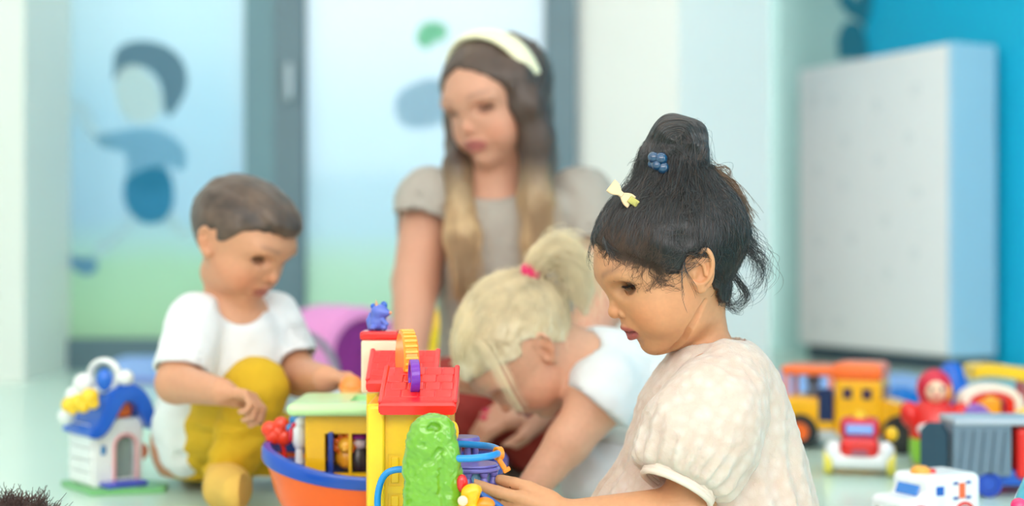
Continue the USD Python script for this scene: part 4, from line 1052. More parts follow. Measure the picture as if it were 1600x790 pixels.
# ribbed orange wheel between the roofs and the purple hoop in front
gw = part('ribbed_wheel', lathe([(0, -.0085), (.030, -.0085), (.0325, -.006), (.0325, .006), (.030, .0085), (0, .0085)], 48, ry=90, rz=14, loc=P(636, 561, 1.60)), plastic(255, 152, 30), house, label='ribbed orange wheel')
rb = []
for k in range(30):
    a = k / 30 * 2 * math.pi; m = rbox(.0145, .0034, .0028, .001, seg=8); m = T(m, (0, 0, .0327)); m = T(m, rx=math.degrees(a)); rb.append(T(m, P(636, 561, 1.60), rz=14))
part('rib', join(*rb), plastic(255, 176, 70), gw)
part('hoop', ring(.0188, .0055, .0098, 40, P(647, 588, 1.535), ry=90, rz=10), PUR, house, label='purple hoop', smooth=50)
# blue bead rails
BLR = plastic(20, 142, 222)
zl = .161
lp = [(X(706, 1.45), 1.452, zl), (X(740, 1.45), 1.450, zl), (X(765, 1.455), 1.458, zl + .001), (X(778, 1.475), 1.478, zl + .001), (X(776, 1.51), 1.512, zl + .001), (X(755, 1.545), 1.545, zl), (X(725, 1.555), 1.556, zl), (X(700, 1.56), 1.560, zl)]
part('rail', sweep(spline(lp, 60), .0037, 14), BLR, house, smooth=True, label='blue rail loop beside the balcony')
lp2 = [P(650, 733, 1.505), P(622, 733, 1.503), P(604, 739, 1.503), P(594, 756, 1.503), P(591, 800, 1.503), (P(591, 800, 1.503)[0], 1.503, .004)]
part('rail', sweep(spline(lp2, 60), .0036, 14), BLR, house, smooth=True, label='blue rail bent down at the left')
lp3 = [P(716, 756, 1.462), P(738, 765, 1.458), P(764, 780, 1.455), P(790, 800, 1.455), P(806, 830, 1.46), (P(812, 830, 1.46)[0], 1.47, .003)]
part('rail', sweep(spline(lp3, 50), .0037, 14), plastic(10, 92, 176), house, smooth=True, label='darker blue rail sloping down')
oc = P(779, 708, 1.482)
part('clip', join(ring(.0072, .0032, .007, 24, oc, ry=90, rz=30), rbox(.0055, .006, .0145, .0018, oc + [.0035, -.004, -.0105], ry=-32), rbox(.0085, .0065, .0045, .0015, oc + [.0085, -.004, -.0165], ry=-32)), plastic(242, 138, 24), house, label='orange clip at the end of the rail', smooth=50)
# balcony: platform, balusters, sky blue drum
bc = P(741, 735, 1.520); bc[0] -= .0
def drum(r, z0, z1, c=.0015): return lathe([(0, z0), (r - c, z0), (r, z0 + c), (r, z1 - c), (r - c, z1), (0, z1)], 40, (bc[0], bc[1], 0))
bal = part('balcony', join(drum(.0275, .138, .1425), drum(.0258, .1425, .1455)), LAV, house, label='round lavender balcony', smooth=40)
part('drum', drum(.0165, .118, .138), plastic(150, 206, 240), bal, label='sky blue drum'); part('balcony_base', join(drum(.027, .108, .117), drum(.0225, .0, .108)), plastic(40, 170, 220), bal, label='blue base')
for a in (-150, -105, -62, -25, 20, 65):
    pr = [(0, 0), (.0052, 0), (.0056, .0016), (.0032, .0028), (.0048, .0075), (.0052, .010), (.0030, .0155), (.0044, .0178), (.0046, .0205), (0, .0205)]
    part('baluster', lathe(pr, 18, (bc[0] + .0228 * math.cos(math.radians(a)), bc[1] + .0228 * math.sin(math.radians(a)), .1172)), LAV, bal, smooth=50)
b2 = P(724, 687, 1.575)
part('upper_balcony', join(lathe([(0, -.004), (.0175, -.004), (.0185, -.002), (.0185, .002), (.0175, .004), (0, .004)], 32, b2), *[lathe([(0, -.024), (.004, -.024), (.0026, -.018), (.0042, -.012), (.003, -.005), (0, -.005)], 14, b2 + [.0135 * math.cos(a), .0135 * math.sin(a), 0]) for a in (-2.2, -1.2, -.3, .8)], rbox(.03, .03, .02, .003, b2 + [-.018, .02, -.016])), plastic(104, 98, 186), house, smooth=50, label='small violet balcony behind the rail')
# ---- green leafy toy tree in front of the house
YC = 1.465
tc_ = S(ell(P(676, 700, YC), (L(36, YC), .026, L(50, YC))))
for a, b, r, rz_ in ((676, 668, 25, 22), (672, 700, 35, 26), (679, 735, 40, 30), (676, 775, 44, 34), (678, 815, 46, 36), (676, 850, 47, 36)): tc_.add(ell(P(a, b, YC), (L(r, YC), L(r, YC) * .66, L(rz_, YC))), .007)
for a, b, r in ((654, 694, 20), (662, 672, 17), (692, 672, 17), (700, 716, 19), (650, 732, 22), (655, 772, 23), (674, 745, 24), (704, 756, 20), (700, 796, 22), (650, 810, 22)):
    q = hit(tc_, a, b)[0]; tc_.add(ell(q + [0, .007, 0], (L(r, YC), .011, L(r * 1.15, YC))), .011)
seam = hit(tc_, [688, 690, 689, 692, 694, 696], [702, 725, 750, 775, 800, 830])
tc_.sub(chain(list(seam), [.0012, .0022, .0024, .0022, .002, .0015]), .003)
curl = hit(tc_, [662, 676, 687], [722, 718, 704]); tc_.sub(chain(list(curl), [.0012, .0032, .0028]), .004)
h1 = hit(tc_, [671, 677, 681], [668, 665, 668]); tc_.sub(chain([q + [0, .002, 0] for q in h1], [.003, .0048, .0044]), .0015)
h2 = hit(tc_, [656, 661], [697, 695]); tc_.sub(chain([q + [0, .001, 0] for q in h2], [.001, .0018]), .003)
treef = lambda p: tc_(p) - .0012 * (meshkit.fbm(p * 110, 2, 5) - .5) * 2 - .0012 * (meshkit.fbm(p * 260, 2, 9) - .5) * 2
lo_, hi_ = P(615, 880, 1.41), P(740, 635, 1.52); lo_[2] = .0012; lo_[1] = 1.40; hi_[1] = 1.53
mTree = skin(lambda p: np.maximum(treef(p), .002 - p[:, 2]), lo_ - [.01, 0, .003], hi_ + [.01, 0, .01], .0021)
ttree = thing('toy_tree', 'bumpy bright green plastic toy tree in front of the yellow toy house', 'toy tree')
part('foliage', mTree, plastic(116, 176, 44, .2, .6, .04), ttree, smooth=True)
part('fruit', ball(L(10, 1.48), P(707, 674, 1.478), (1, 1, 1.7)), plastic(255, 196, 20), ttree, smooth=True, label='yellow lump at the upper right')
part('fruit', ball(L(11, 1.45), P(722, 755, 1.452), (.85, .8, 1.35), rx=8), plastic(226, 26, 34, .15, .6), ttree, smooth=True, label='red fruit at the right')
brd = thing('toy_bird', 'small yellow toy bird with an orange foot next to the red fruit', 'toy bird')
bf = S(sph(P(735, 771, 1.442), L(15, 1.45))); bf.add(ell(P(742, 764, 1.442), (L(11, 1.45), .009, L(8, 1.45))), .004); bf.add(sph(P(731, 805, 1.445), L(22, 1.45)), .01); bf.add(ell((P(735, 830, 1.445)[0], 1.445, .05), (.013, .013, .048)), .01)
part('body', skin(bf, P(700, 890, 1.40) * (1, 1, 0), P(770, 740, 1.49), .002), plastic(250, 190, 24, .2), brd, smooth=True)
part('foot', ball(L(15, 1.45), P(757, 788, 1.445), (1.1, .8, .8)), plastic(255, 140, 20), brd, smooth=True, label='orange foot')
part('face', ball(L(8, 1.43), P(723, 782, 1.429), (1, .5, 1)), plastic(250, 214, 180), brd, smooth=True, label='pale face spot')
# ---- toy boat
boat = thing('toy_boat', 'orange toy boat with thick blue rim and a yellow cabin under pale green roof', 'toy boat')
bxc, byc, bl, bw = -.165, 1.855, .160, .112
def plan(s=1.0, n=72, tilt=0):
    a = np.linspace(0, 2 * np.pi, n, endpoint=False); cx = np.cos(a); cy = np.sin(a)
    return np.c_[bxc + bl * s * np.sign(cx) * np.abs(cx)**(.82), byc + bw * s * np.sign(cy) * np.abs(cy)**(.9)]
def sheer(p): return .094 + .030 * np.clip((bxc - p[:, 0]) / bl, 0, 1)**2 + .012 * np.clip((p[:, 0] - bxc) / bl, 0, 1)**2
def hull(sections):
    """sections: list of (scale, height fraction, in/out)"""
    V = []
    for s, h in sections:
        p = plan(s); V.append(np.c_[p, sheer(plan(1.0)) * h])
    n = len(V[0]); V = np.vstack(V); F = []
    for k in range(len(sections) - 1):
        i = np.arange(n); j = (i + 1) % n; F.append(np.c_[k * n + i, k * n + j, (k + 1) * n + j]); F.append(np.c_[k * n + i, (k + 1) * n + j, (k + 1) * n + i])
    c0 = len(V); V = np.vstack([V, [[bxc, byc, V[:n, 2].mean()]], [[bxc, byc, V[-n:, 2].mean()]]]); i = np.arange(n); j = (i + 1) % n
    F.append(np.c_[np.full(n, c0), j, i]); F.append(np.c_[np.full(n, c0 + 1), len(sections) * n - n + i, len(sections) * n - n + j])
    return fixw(trimesh.Trimesh(V, np.vstack(F), process=False))
part('hull', hull([(.62, .0), (.70, .02), (.80, .25), (.89, .5), (.955, .80), (.965, .87), (.90, .87), (.86, .45)]), plastic(255, 104, 14, .35), boat, smooth=40)
part('rim', hull([(.93, .82), (.985, .83), (1.0, .87), (1.0, .96), (.985, 1.0), (.93, 1.0), (.915, .96), (.90, .70), (.86, .47)]), plastic(12, 78, 190), boat, smooth=40, label='thick blue rim')
cb0, cb1 = X(476, 1.80), -.09
cm = mani(rbox(cb1 - cb0, .10, .125, .003, ((cb0 + cb1) / 2, 1.85, .1045)))
cm = cm - Manifold.cube((cb1 - cb0 - .016, .084, .14), True).translate(((cb0 + cb1) / 2, 1.85, .114))
cm = cm - Manifold.cube((.030, .04, .05), True).translate((X(526, 1.8), 1.80, .1165)) - Manifold.cube((.05, .04, .05), True).translate((X(580, 1.8), 1.80, .1165))
cabin = part('cabin', tm(cm), plastic(250, 190, 12), boat)
part('post', rbox(.007, .006, .062, .002, (X(511, 1.79) + .004, 1.797, .113)), plastic(30, 60, 150), cabin, label='thin blue post in the doorway')
gr = mani(T(rbox(.195, .15, .016, .0075, (-.185, 1.85, .1735), seg=20)))
gr = gr - mani(rbox(.085, .075, .02, .004, (-.165, 1.85, .181)))
part('roof', tm(gr), plastic(196, 236, 170, .3), boat, smooth=40, label='pale green roof slab')
part('roof_hatch', join(rbox(.083, .073, .003, .001, (-.165, 1.85, .1722)), rbox(.03, .022, .012, .004, (-.15, 1.86, .1785))), plastic(70, 196, 90), boat, label='bright green hatch in the roof')
# figures riding in the cabin and at the bow
lion = thing('toy_lion', 'small orange toy lion seen through the cabin door of the boat', 'toy animal')
lx = P(541, 700, 1.815)
part('body', ball(.014, lx + [0, .006, -.012], (1, .9, 1.1)), plastic(250, 170, 40), lion, smooth=True)
part('mane', join(*[ball(.0055, lx + [.0125 * math.cos(a), .002, .004 + .0125 * math.sin(a)], sub=2) for a in np.linspace(0, 6.28, 10)[:-1]]), plastic(240, 110, 20), lion, smooth=True, label='orange mane')
part('head', join(ball(.0105, lx + [0, -.002, .004]), ball(.0045, lx + [0, -.012, .001])), plastic(255, 186, 60), lion, smooth=True)
pir = thing('toy_figure', 'small dark toy figure with a purple and red hat inside the boat cabin', 'toy figure')
px_ = P(561, 700, 1.82)
part('body', lathe([(0, -.026), (.013, -.026), (.014, -.012), (.009, 0), (0, .001)], 20, px_), plastic(50, 34, 40), pir, smooth=50)
part('head', ball(.0095, px_ + [0, 0, .007]), plastic(214, 190, 196), pir, smooth=True)
part('hat', join(lathe([(0, .016), (.012, .0125), (.0125, .015), (.006, .022), (0, .024)], 20, px_), ball(.004, px_ + [.008, -.002, .016], sub=2)), plastic(140, 40, 130), pir, smooth=True, label='purple hat')
flo = thing('toy_flower', 'red three-lobed toy flower standing at the bow of the boat', 'toy flower')
fx = P(437, 674, 1.86)
part('petals', join(*[ball(.011, fx + [dx, dy, dz], (1, .6, 1)) for dx, dy, dz in ((-.008, 0, -.006), (.002, 0, .0085), (.0055, 0, -.0075), (-.002, 0, -.001), (-.013, 0, .003))]), plastic(250, 62, 26), flo, smooth=True)
part('stem', sweep(spline([fx + [0, .003, -.006], fx + [.006, .003, -.03], fx + [.008, .002, -.062]], 12), .003, 10), plastic(230, 40, 30), flo, smooth=True)
roo = thing('toy_rooster', 'white toy rooster with red comb and blue tail beside the boat cabin', 'toy animal')
rx_ = P(463, 676, 1.845)
part('body', join(ball(.0125, rx_ + [.004, 0, -.004], (.8, .9, 1.5)), ball(.008, rx_ + [.006, 0, .013]), lathe([(0, -.066), (.008, -.066), (.005, -.02), (0, -.018)], 14, rx_ + [.004, 0, 0])), plastic(240, 240, 244), roo, smooth=True)
part('comb', join(ball(.006, rx_ + [-.006, -.004, -.002], (.6, 1, 1.6)), ball(.004, rx_ + [-.002, -.003, .010])), plastic(222, 24, 60), roo, smooth=True, label='red comb')
part('tail', join(ball(.008, rx_ + [-.002, .006, .016], (1, .6, 1)), ball(.006, rx_ + [-.008, .004, .006])), plastic(40, 130, 196), roo, smooth=True, label='blue tail')
# ---- cream tower with the blue dragon on its red lid
YT = 1.713; tx0, tx1 = X(564, YT - .02), X(620, YT - .02)
tow = thing('toy_tower', 'cream toy tower with a flat red lid behind the red roofs', 'toy tower')
zt = P(0, 531, YT - .02)[2]
zb_ = .203; part('wall', rbox(tx1 - tx0, .04, zt - zb_, .003, ((tx0 + tx1) / 2, YT, (zt + zb_) / 2)), plastic(252, 222, 190), tow); part('pedestal', rbox(tx1 - X(572, YT - .02), .04, zb_ + .002, .003, ((tx1 + X(572, YT - .02)) / 2, YT, zb_ / 2)), YEL, tow, label='yellow pedestal')
part('lid', rbox(tx1 - tx0 + .003, .043, .0105, .003, ((tx0 + tx1) / 2, YT, zt + .005)), RED, tow, label='flat red lid')
dg = thing('toy_dragon', 'little blue toy dragon sitting on the red lid of the cream tower', 'toy animal')
d0 = np.array([X(592, YT), YT, zt + .0105])

db = S(ell(d0 + [-.001, 0, .0095], (.0105, .009, .0105))); db.add(ell(d0 + [.001, -.002, .0225], (.0105, .009, .009)), .004); db.add(ell(d0 + [.0085, -.005, .021], (.006, .005, .0045)), .003)
db.add(chain([d0 + [-.010, .004, .003], d0 + [-.013, .006, .012], d0 + [-.011, .007, .020]], [.004, .003, .0015]), .003)
for q in (-.006, .007): db.add(ell(d0 + [q, -.008, .0035], (.0042, .0055, .0035)), .002)
db.add(cap(d0 + [.006, -.008, .012], d0 + [.010, -.010, .008], .0028), .002)
part('body', skin(db, d0 + [-.022, -.02, -.003], d0 + [.022, .018, .036], .0011), plastic(92, 110, 204), dg, smooth=True)
part('horn', lathe([(0, 0), (.0026, 0), (0, .008)], 12, d0 + [-.002, -.004, .0295], ry=-10), plastic(214, 160, 120), dg, smooth=True, label='tan horn'); part('ear', join(ball(.0042, d0 + [.006, 0, .030], (1, .5, 1.2)), ball(.003, d0 + [-.007, 0, .029], (1, .5, 1.2))), plastic(30, 92, 190), dg, smooth=True, label='bright blue ears')
part('nose', ball(.0022, d0 + [.014, -.006, .0215], sub=2), plastic(240, 160, 110), dg, smooth=True, label='peach nose tip')
# ---- orange ball in the boy's hand
tb = thing('toy_ball', "orange toy ball held in the squatting boy's hand above the boat", 'ball')
ob_ = P(549, 604, 1.93)
part('shell', ball(.0165, ob_), plastic(255, 140, 60), tb, smooth=True); part('band', ring(.0170, .0012, .004, 32, ob_, rx=20), plastic(255, 170, 110), tb, label='paler orange band')
# ---- toy cottage at the left
cot = thing('toy_cottage', 'white toy cottage with a blue wavy roof on a green base, left of the boy', 'toy house')
YK = 2.19; k0 = P(146, 700, YK); k0[2] = 0; ra = 40
def K(x, y, z): a = math.radians(ra); return np.array([k0[0] + x * math.cos(a) - y * math.sin(a), k0[1] + x * math.sin(a) + y * math.cos(a), z])
# local x runs to the right along the front face, y runs away behind; the left wall lies along y at x = 0
def kbox(x0, x1, y0, y1, z0, z1, r=.003): return rbox(x1 - x0, y1 - y0, z1 - z0, r, K((x0 + x1) / 2, (y0 + y1) / 2, (z0 + z1) / 2), rz=ra)
KW = plastic(238, 240, 238)
km = mani(kbox(.0, .082, .0, .085, .008, .112))
arch = Manifold.cube((.034, .05, .05), True).translate((0, 0, -.025)) + Manifold.cylinder(.05, .017, .017, 28, True).rotate((90, 0, 0))
ak = K(.052, .0, .068); km = km - arch.rotate((0, 0, ra)).translate(tuple(ak))
part('wall', tm(km), KW, cot)
for i in range(5): part('siding_board', kbox(-.0045, .003, .003, .083, .012 + .019 * i, .0295 + .019 * i, .0018), KW, cot)
part('base', fixw(extr([tuple(K(*q, 0)[:2]) for q in ((-.014, -.02), (.085, -.07), (.110, -.03), (.085, .10), (-.01, .10))], .009, r=.002)), plastic(120, 190, 120), cot, label='green base plate')
part('door', kbox(.037, .067, .012, .015, .012, .08), plastic(140, 158, 150), cot, label='grey doorway'); 
da = np.linspace(0, np.pi, 20); arcp = [K(.052 - .0185, -.001, .014)] + [K(.052 - .0185 * math.cos(t), -.001, .068 + .0185 * math.sin(t)) for t in da] + [K(.052 + .0185, -.001, .014)]
part('door_arch', sweep(np.array(arcp), .0026, 10), plastic(240, 170, 170), cot, smooth=True, label='pink door arch')
part('window', kbox(.012, .02, -.002, .002, .058, .072, .001), plastic(30, 120, 180), cot, label='small blue window'); part('porch', kbox(.008, .075, -.034, -.001, .009, .017), plastic(70, 84, 200), cot, label='violet blue porch step')
part('gable', fixw(T(extr([(-.038, 0), (.038, 0), (.004, .052)], .01), K(.041, .012, .108), rx=90, rz=0)) if False else kbox(.014, .068, .004, .03, .112, .140, .008), plastic(255, 120, 50), cot, label='orange gable')
# wavy roof sheet: profile across the front (x, z), swept along y
pr = np.array([(-.012, .098), (-.002, .095), (.012, .110), (.026, .138), (.042, .152), (.060, .150), (.078, .128), (.088, .106), (.093, .098)])
cs = spline(pr, 40); tv = np.gradient(cs, axis=0); tv /= np.linalg.norm(tv, axis=1, keepdims=True); nv = np.c_[-tv[:, 1], tv[:, 0]]
th = .0135 * np.sin(np.linspace(.35, np.pi - .35, 40))**.5
out = np.vstack([cs + nv * th[:, None], (cs - nv * th[:, None])[::-1]])
rm = extr(out, .112, r=.006); A = np.eye(4); a = math.radians(ra)
A[:3, 0] = (math.cos(a), math.sin(a), 0); A[:3, 1] = (0, 0, 1); A[:3, 2] = (-math.sin(a), math.cos(a), 0); A[:3, 3] = K(0, -.024, 0); rm.apply_transform(A)
part('roof', fixw(rm), plastic(18, 96, 204), cot, smooth=50, label='wavy blue roof')
part('handle', join(ring(.028, .010, .016, 40, P(157, 588, YK) + [0, .02, 0], rx=90, rz=-10, c=.45)), KW, cot, smooth=60, label='white carrying ring on the roof')
part('handle_boss', ball(.0125, P(160, 594, YK) + [0, .01, 0], (1, .7, 1.4)), plastic(24, 104, 210), cot, smooth=True, label='blue boss in the ring')
part('duck', join(*[ball(L(r, YK), P(a, b, YK - .03)) for a, b, r in ((108, 632, 12), (122, 628, 13), (140, 620, 14), (130, 634, 11), (146, 630, 9), (114, 640, 8))]), plastic(250, 204, 40), cot, smooth=True, label='yellow flowers on the roof edge')
for a_, b_, r_ in ((132, 600, 18), (104, 650, 14), (196, 590, 13), (118, 618, 16)): part('snow_lump', ball(L(r_, YK), P(a_, b_, YK + .02)), KW, cot, smooth=True)
part('knob', ball(.011, K(.088, .02, .055), (1, .8, 1.3)), plastic(250, 120, 50), cot, smooth=True, label='orange knob on the right side')
# ---- shaggy brown plush in the lower left corner
rng = np.random.default_rng(77)
plu = thing('plush_toy', 'dark brown shaggy plush toy cut off at the lower left corner', 'plush toy')
YP = 1.42; pf = S(ell((X(-20, YP), YP, .045), (.078, .06, .070))); pf.add(ell((X(40, YP), YP, .04), (.05, .05, .066)), .03); pf.cut(lambda p: .002 - p[:, 2], .004)
mP = skin(pf, (X(-20, YP) - .11, YP - .08, -.005), (X(40, YP) + .08, YP + .08, .15), .005)
part('body', mP, mat('plush_brown', lin(58, 38, 34), .9, noise=.3, nscale=60), plu, smooth=True)
vp = mP.vertices[mP.vertices[:, 2] > .04]; n_ = 5200; vp = vp[rng.integers(0, len(vp), n_)] + rng.normal(0, .002, (n_, 3)); g_ = grad(pf, vp, .002); g_ /= np.linalg.norm(g_, axis=1, keepdims=True) + 1e-9
tt = np.linspace(0, 1, 8)[None, :, None]; ang = rng.random((n_, 1, 3)) * 6.28; side_ = rng.normal(0, 1, (n_, 1, 3))
fur = vp[:, None] + g_[:, None] * tt * (.006 + .008 * rng.random((n_, 1, 1))) + side_ * .006 * tt**1.5 + .0022 * np.sin(tt * 9 + ang) * tt
curves('fur', list(fur), (.0009, .0004), mat('plush_fur', lin(74, 50, 44), .6, noise=.4, nscale=50), plu)
# ================================================================ TOYS, far group (parts in each toy's own frame: x forward, y left, z up)
def wheel(r, w, loc, hub, parent, tyre=None, ax=0):
    t = part('wheel', lathe([(r * .55, -w / 2), (r * .92, -w / 2), (r, -w * .3), (r, w * .3), (r * .92, w / 2), (r * .55, w / 2), (r * .55, -w / 2)], 28, loc, rx=90, rz=ax), tyre or plastic(36, 38, 42, .5, 0), parent, smooth=50)
    part('hub', lathe([(0, -w * .42), (r * .50, -w * .42), (r * .56, -w * .3), (r * .56, w * .3), (r * .50, w * .42), (0, w * .42)], 24, loc, rx=90, rz=ax), hub, t, smooth=40)
NAVY, WHT, GLS = plastic(24, 40, 84), plastic(244, 244, 246), plastic(50, 130, 220, .12, .6)
ORY = plastic(255, 186, 16); OR2 = plastic(255, 112, 34)
c = P(1332, 700, 2.70)
bus = thing('toy_bus', 'yellow toy bus with orange roofs and orange wheel hubs at the right', 'toy vehicle', loc=(c[0], c[1], 0), rz=-24)
part('chassis', rbox(.23, .09, .018, .005, (-.005, 0, .028)), plastic(200, 204, 206), bus)
bm = mani(rbox(.100, .098, .062, .010, (-.075, 0, .066)))
bm = bm - Manifold.cylinder(.2, .034, .034, 32, True).rotate((90, 0, 0)).translate((-.088, 0, .030))
part('rear_body', tm(bm), ORY, bus, smooth=40)
for x in (-.118, -.032):
    for y in (-.042, .042): part('pillar', rbox(.010, .009, .052, .002, (x, y, .120)), plastic(248, 150, 120), bus)
part('rear_roof', rbox(.105, .100, .018, .008, (-.075, 0, .147)), OR2, bus, label='orange roof')
part('driver', join(ball(.013, (-.072, -.01, .126)), lathe([(0, .09), (.016, .09), (.012, .113), (0, .115)], 18, (-.072, -.01, 0))), plastic(96, 104, 120), bus, smooth=True, label='grey seated driver figure')
part('door', rbox(.028, .004, .062, .001, (-.040, -.0495, .085)), NAVY, bus, label='dark blue doorway')
fm = mani(rbox(.088, .102, .11, .010, (.018, 0, .082)))
part('front_body', tm(fm), ORY, bus, smooth=40)
part('front_roof', rbox(.094, .106, .036, .012, (.016, 0, .146)), OR2, bus, smooth=40, label='taller orange roof')
for x in (.0, .036): part('window', rbox(.018, .003, .020, .004, (x, -.0515, .108)), plastic(60, 40, 70), bus, label='small dark window')
part('windscreen', rbox(.003, .06, .028, .006, (.0625, 0, .108)), plastic(150, 60, 60), bus, label='dark red windscreen')
hm_ = extr([(.05, .03), (.132, .03), (.136, .06), (.12, .082), (.06, .098), (.05, .098)], .09, r=.006); A = np.array([[1, 0, 0, 0], [0, 0, -1, .045], [0, 1, 0, 0], [0, 0, 0, 1.0]]); hm_.apply_transform(A)
part('hood', fixw(hm_), ORY, bus, smooth=40)
part('grille', rbox(.010, .078, .034, .004, (.1345, 0, .046)), plastic(70, 70, 66), bus); part('bumper', rbox(.014, .100, .014, .005, (.137, 0, .024)), plastic(60, 62, 64), bus)
for y in (-.046, .046):
    wheel(.033, .026, (-.088, y, .033), OR2, bus); wheel(.036, .028, (.098, y, .036), plastic(60, 60, 62), bus)
c = P(1343, 735, 2.40)
car = thing('toy_car', 'small red and white toy car with yellow wheels in front of the yellow bus', 'toy vehicle', loc=(c[0], c[1], 0), rz=-104)
part('base', rbox(.105, .100, .030, .013, (0, 0, .026)), WHT, car, smooth=40)
for y in (-.042, .042): part('fender', ball(.021, (.028, y, .036), (1.2, .75, 1)), WHT, car, smooth=True)
part('hood', rbox(.060, .062, .032, .010, (.024, 0, .046)), RED, car, smooth=40); part('cab', rbox(.052, .066, .038, .012, (-.020, 0, .072)), plastic(214, 20, 50), car, smooth=40)
part('windscreen', rbox(.004, .046, .018, .003, (.0062, 0, .073), ry=-14), GLS, car, label='blue windscreen'); part('grille', rbox(.004, .026, .010, .002, (.054, 0, .040)), plastic(170, 90, 110), car)
part('beacon', lathe([(0, .088), (.012, .088), (.011, .096), (.006, .100), (0, .101)], 20, (-.02, 0, 0)), YEL, car, smooth=50, label='yellow lamp')
for x in (-.032, .032):
    for y in (-.051, .051): wheel(.021, .014, (x, y, .021), YEL, car, tyre=plastic(240, 222, 90))
part('mirror', ball(.012, (.0, .052, .066), (.6, .9, 1)), YEL, car, smooth=True)
c = P(1444, 800, 1.93)
amb = thing('toy_ambulance', 'white toy ambulance with blue windows and an orange roof lamp, near the bottom edge', 'toy vehicle', loc=(c[0], c[1], 0), rz=206, s=.8)
am = S(lambda p: np.linalg.norm(np.maximum(np.abs(p - [-.026, 0, .054]) - [.046, .034, .024], 0), axis=1) - .013)
am.add(lambda p: np.linalg.norm(np.maximum(np.abs(p - [.045, 0, .034]) - [.024, .032, .008], 0), axis=1) - .014, .014)
part('body', skin(am, (-.10, -.06, .0), (.10, .06, .11), .003), WHT, amb, smooth=True)
part('windscreen', rbox(.004, .052, .019, .003, (.0365, 0, .0655), ry=-24), GLS, amb, label='blue windscreen'); part('window', rbox(.018, .004, .016, .003, (.008, .0462, .066)), plastic(20, 90, 190, .15, .5), amb, label='blue side window')
em = part('emblem', rbox(.014, .003, .026, .001, (-.040, .0468, .064)), plastic(244, 110, 60), amb, label='orange emblem with blue corner bars')
for x in (-.054, -.026):
    for z in (.052, .077): part('bar', rbox(.011, .003, .0048, .001, (x, .0469, z)), plastic(36, 66, 160), em)
part('beacon', lathe([(0, .090), (.017, .090), (.016, .098), (.010, .102), (0, .103)], 24, (.008, 0, 0)), plastic(255, 170, 60), amb, smooth=50, label='orange roof lamp'); part('beacon_base', rbox(.016, .018, .008, .003, (-.008, .004, .093)), RED, amb)
for x in (-.045, .050):
    part('wheel_arch', join(*[T(ring(.0245, .006, .008, 32, rx=90), (x, y, .021)) for y in (.045,)]), RED, amb, smooth=50, label='red wheel arch')
    for y in (-.040, .044): wheel(.0185, .012, (x, y, .0185), plastic(190, 190, 190, .2), amb)
part('headlamp', ball(.008, (.082, .02, .032), (.6, 1, 1)), plastic(190, 186, 180, .15), amb, smooth=True); part('headlamp', ball(.008, (.082, -.02, .032), (.6, 1, 1)), plastic(190, 186, 180, .15), amb, smooth=True)
# dump truck: slate bed, blue chassis, red cab
Yd = 2.15; x0, x1 = X(1490, Yd), X(1581, Yd)
trk = thing('toy_truck', 'toy dump truck with a slate grey ribbed bed, blue chassis and red cab', 'toy vehicle')
SL, SLd = plastic(112, 132, 150, .45, .05), plastic(40, 72, 92, .45, .05)
part('bed', rbox(x1 - x0, .072, .083, .003, ((x0 + x1) / 2, Yd + .036, .0735)), SL, trk)
gt = extr([(-.021, .012), (-.014, .004), (.014, .004), (.021, .014), (.021, .066), (.012, .082), (-.010, .082), (-.021, .070)], .012, r=.002); gt.apply_transform(np.array([[1, 0, 0, 0], [0, 0, -1, 0], [0, 1, 0, 0], [0, 0, 0, 1.0]])); part('tailgate', fixw(T(gt, (x0 - .018, Yd + .03, .029), rz=-32)), SLd, trk, label='dark end gate')
part('rim', rbox(x1 - x0 + .045, .080, .011, .004, ((x0 + x1) / 2 + .022, Yd + .036, .1145)), plastic(176, 186, 200), trk, label='paler rim')
for k in range(5): part('rib', rbox(.0042, .004, .066, .0015, (x0 + (x1 - x0) * (.14 + .18 * k), Yd - .001, .070), ry=6), plastic(92, 112, 130, .45, .05), trk)
part('chassis', rbox(.19, .10, .026, .008, (x0 + .125, Yd + .06, .028)), BLU, trk, label='blue chassis'); part('cab', rbox(.09, .10, .078, .008, (x1 + .054, Yd + .05, .066)), RED, trk, label='red cab'); part('cab_window', rbox(.05, .003, .03, .004, (x1 + .065, Yd - .0008, .080)), GLS, trk)
for x in (x0 + .055, x0 + .165):
    for y in (Yd + .010, Yd + .112): wheel(.02, .02, (x, y, .02), plastic(30, 80, 190), trk, tyre=plastic(14, 66, 180))
# hooded red doll
Yn = 2.48; c = P(1460, 700, Yn)
dol = thing('toy_doll', 'red hooded toy doll with a pale face and white belly behind the grey truck bed', 'doll', loc=(c[0], c[1], 0), rz=-100, s=1.05)
part('body', lathe([(0, .0), (.034, .0), (.040, .02), (.040, .06), (.037, .092), (.018, .112), (0, .116)], 32), RED, dol, smooth=50); part('base', lathe([(.0, .004), (.036, .004), (.0415, .02), (.0405, .046), (.036, .05), (0, .05)], 32), plastic(150, 214, 60), dol, smooth=40, label='lime green base')
part('belly', ball(.030, (.020, 0, .062), (.75, 1.05, .72)), WHT, dol, smooth=True, label='white belly')
part('hood', ball(.029, (0, 0, .128), (1, 1, 1.12)), plastic(214, 20, 60), dol, smooth=True); fc = part('face', ball(.0225, (.012, 0, .126), (.9, .9, 1)), plastic(250, 206, 176), dol, smooth=True)
part('mouth', ball(.0035, (.032, 0, .117), (.5, 2, .6), sub=2), plastic(220, 60, 70), fc); [part('eye', ball(.0028, (.0312, y, .130), (.5, 1, 1.2), sub=2), plastic(50, 40, 40), fc) for y in (-.008, .008)]
for y in (-.034, .034): part('arm', ball(.017, (.004, y * 1.12, .082), (1, 1, 1.45), rx=20 * (1 if y < 0 else -1)), RED, dol, smooth=True)
part('hair', ball(.008, (.016, .022, .122), (.8, .6, 1.8)), plastic(250, 170, 50), dol, smooth=True)
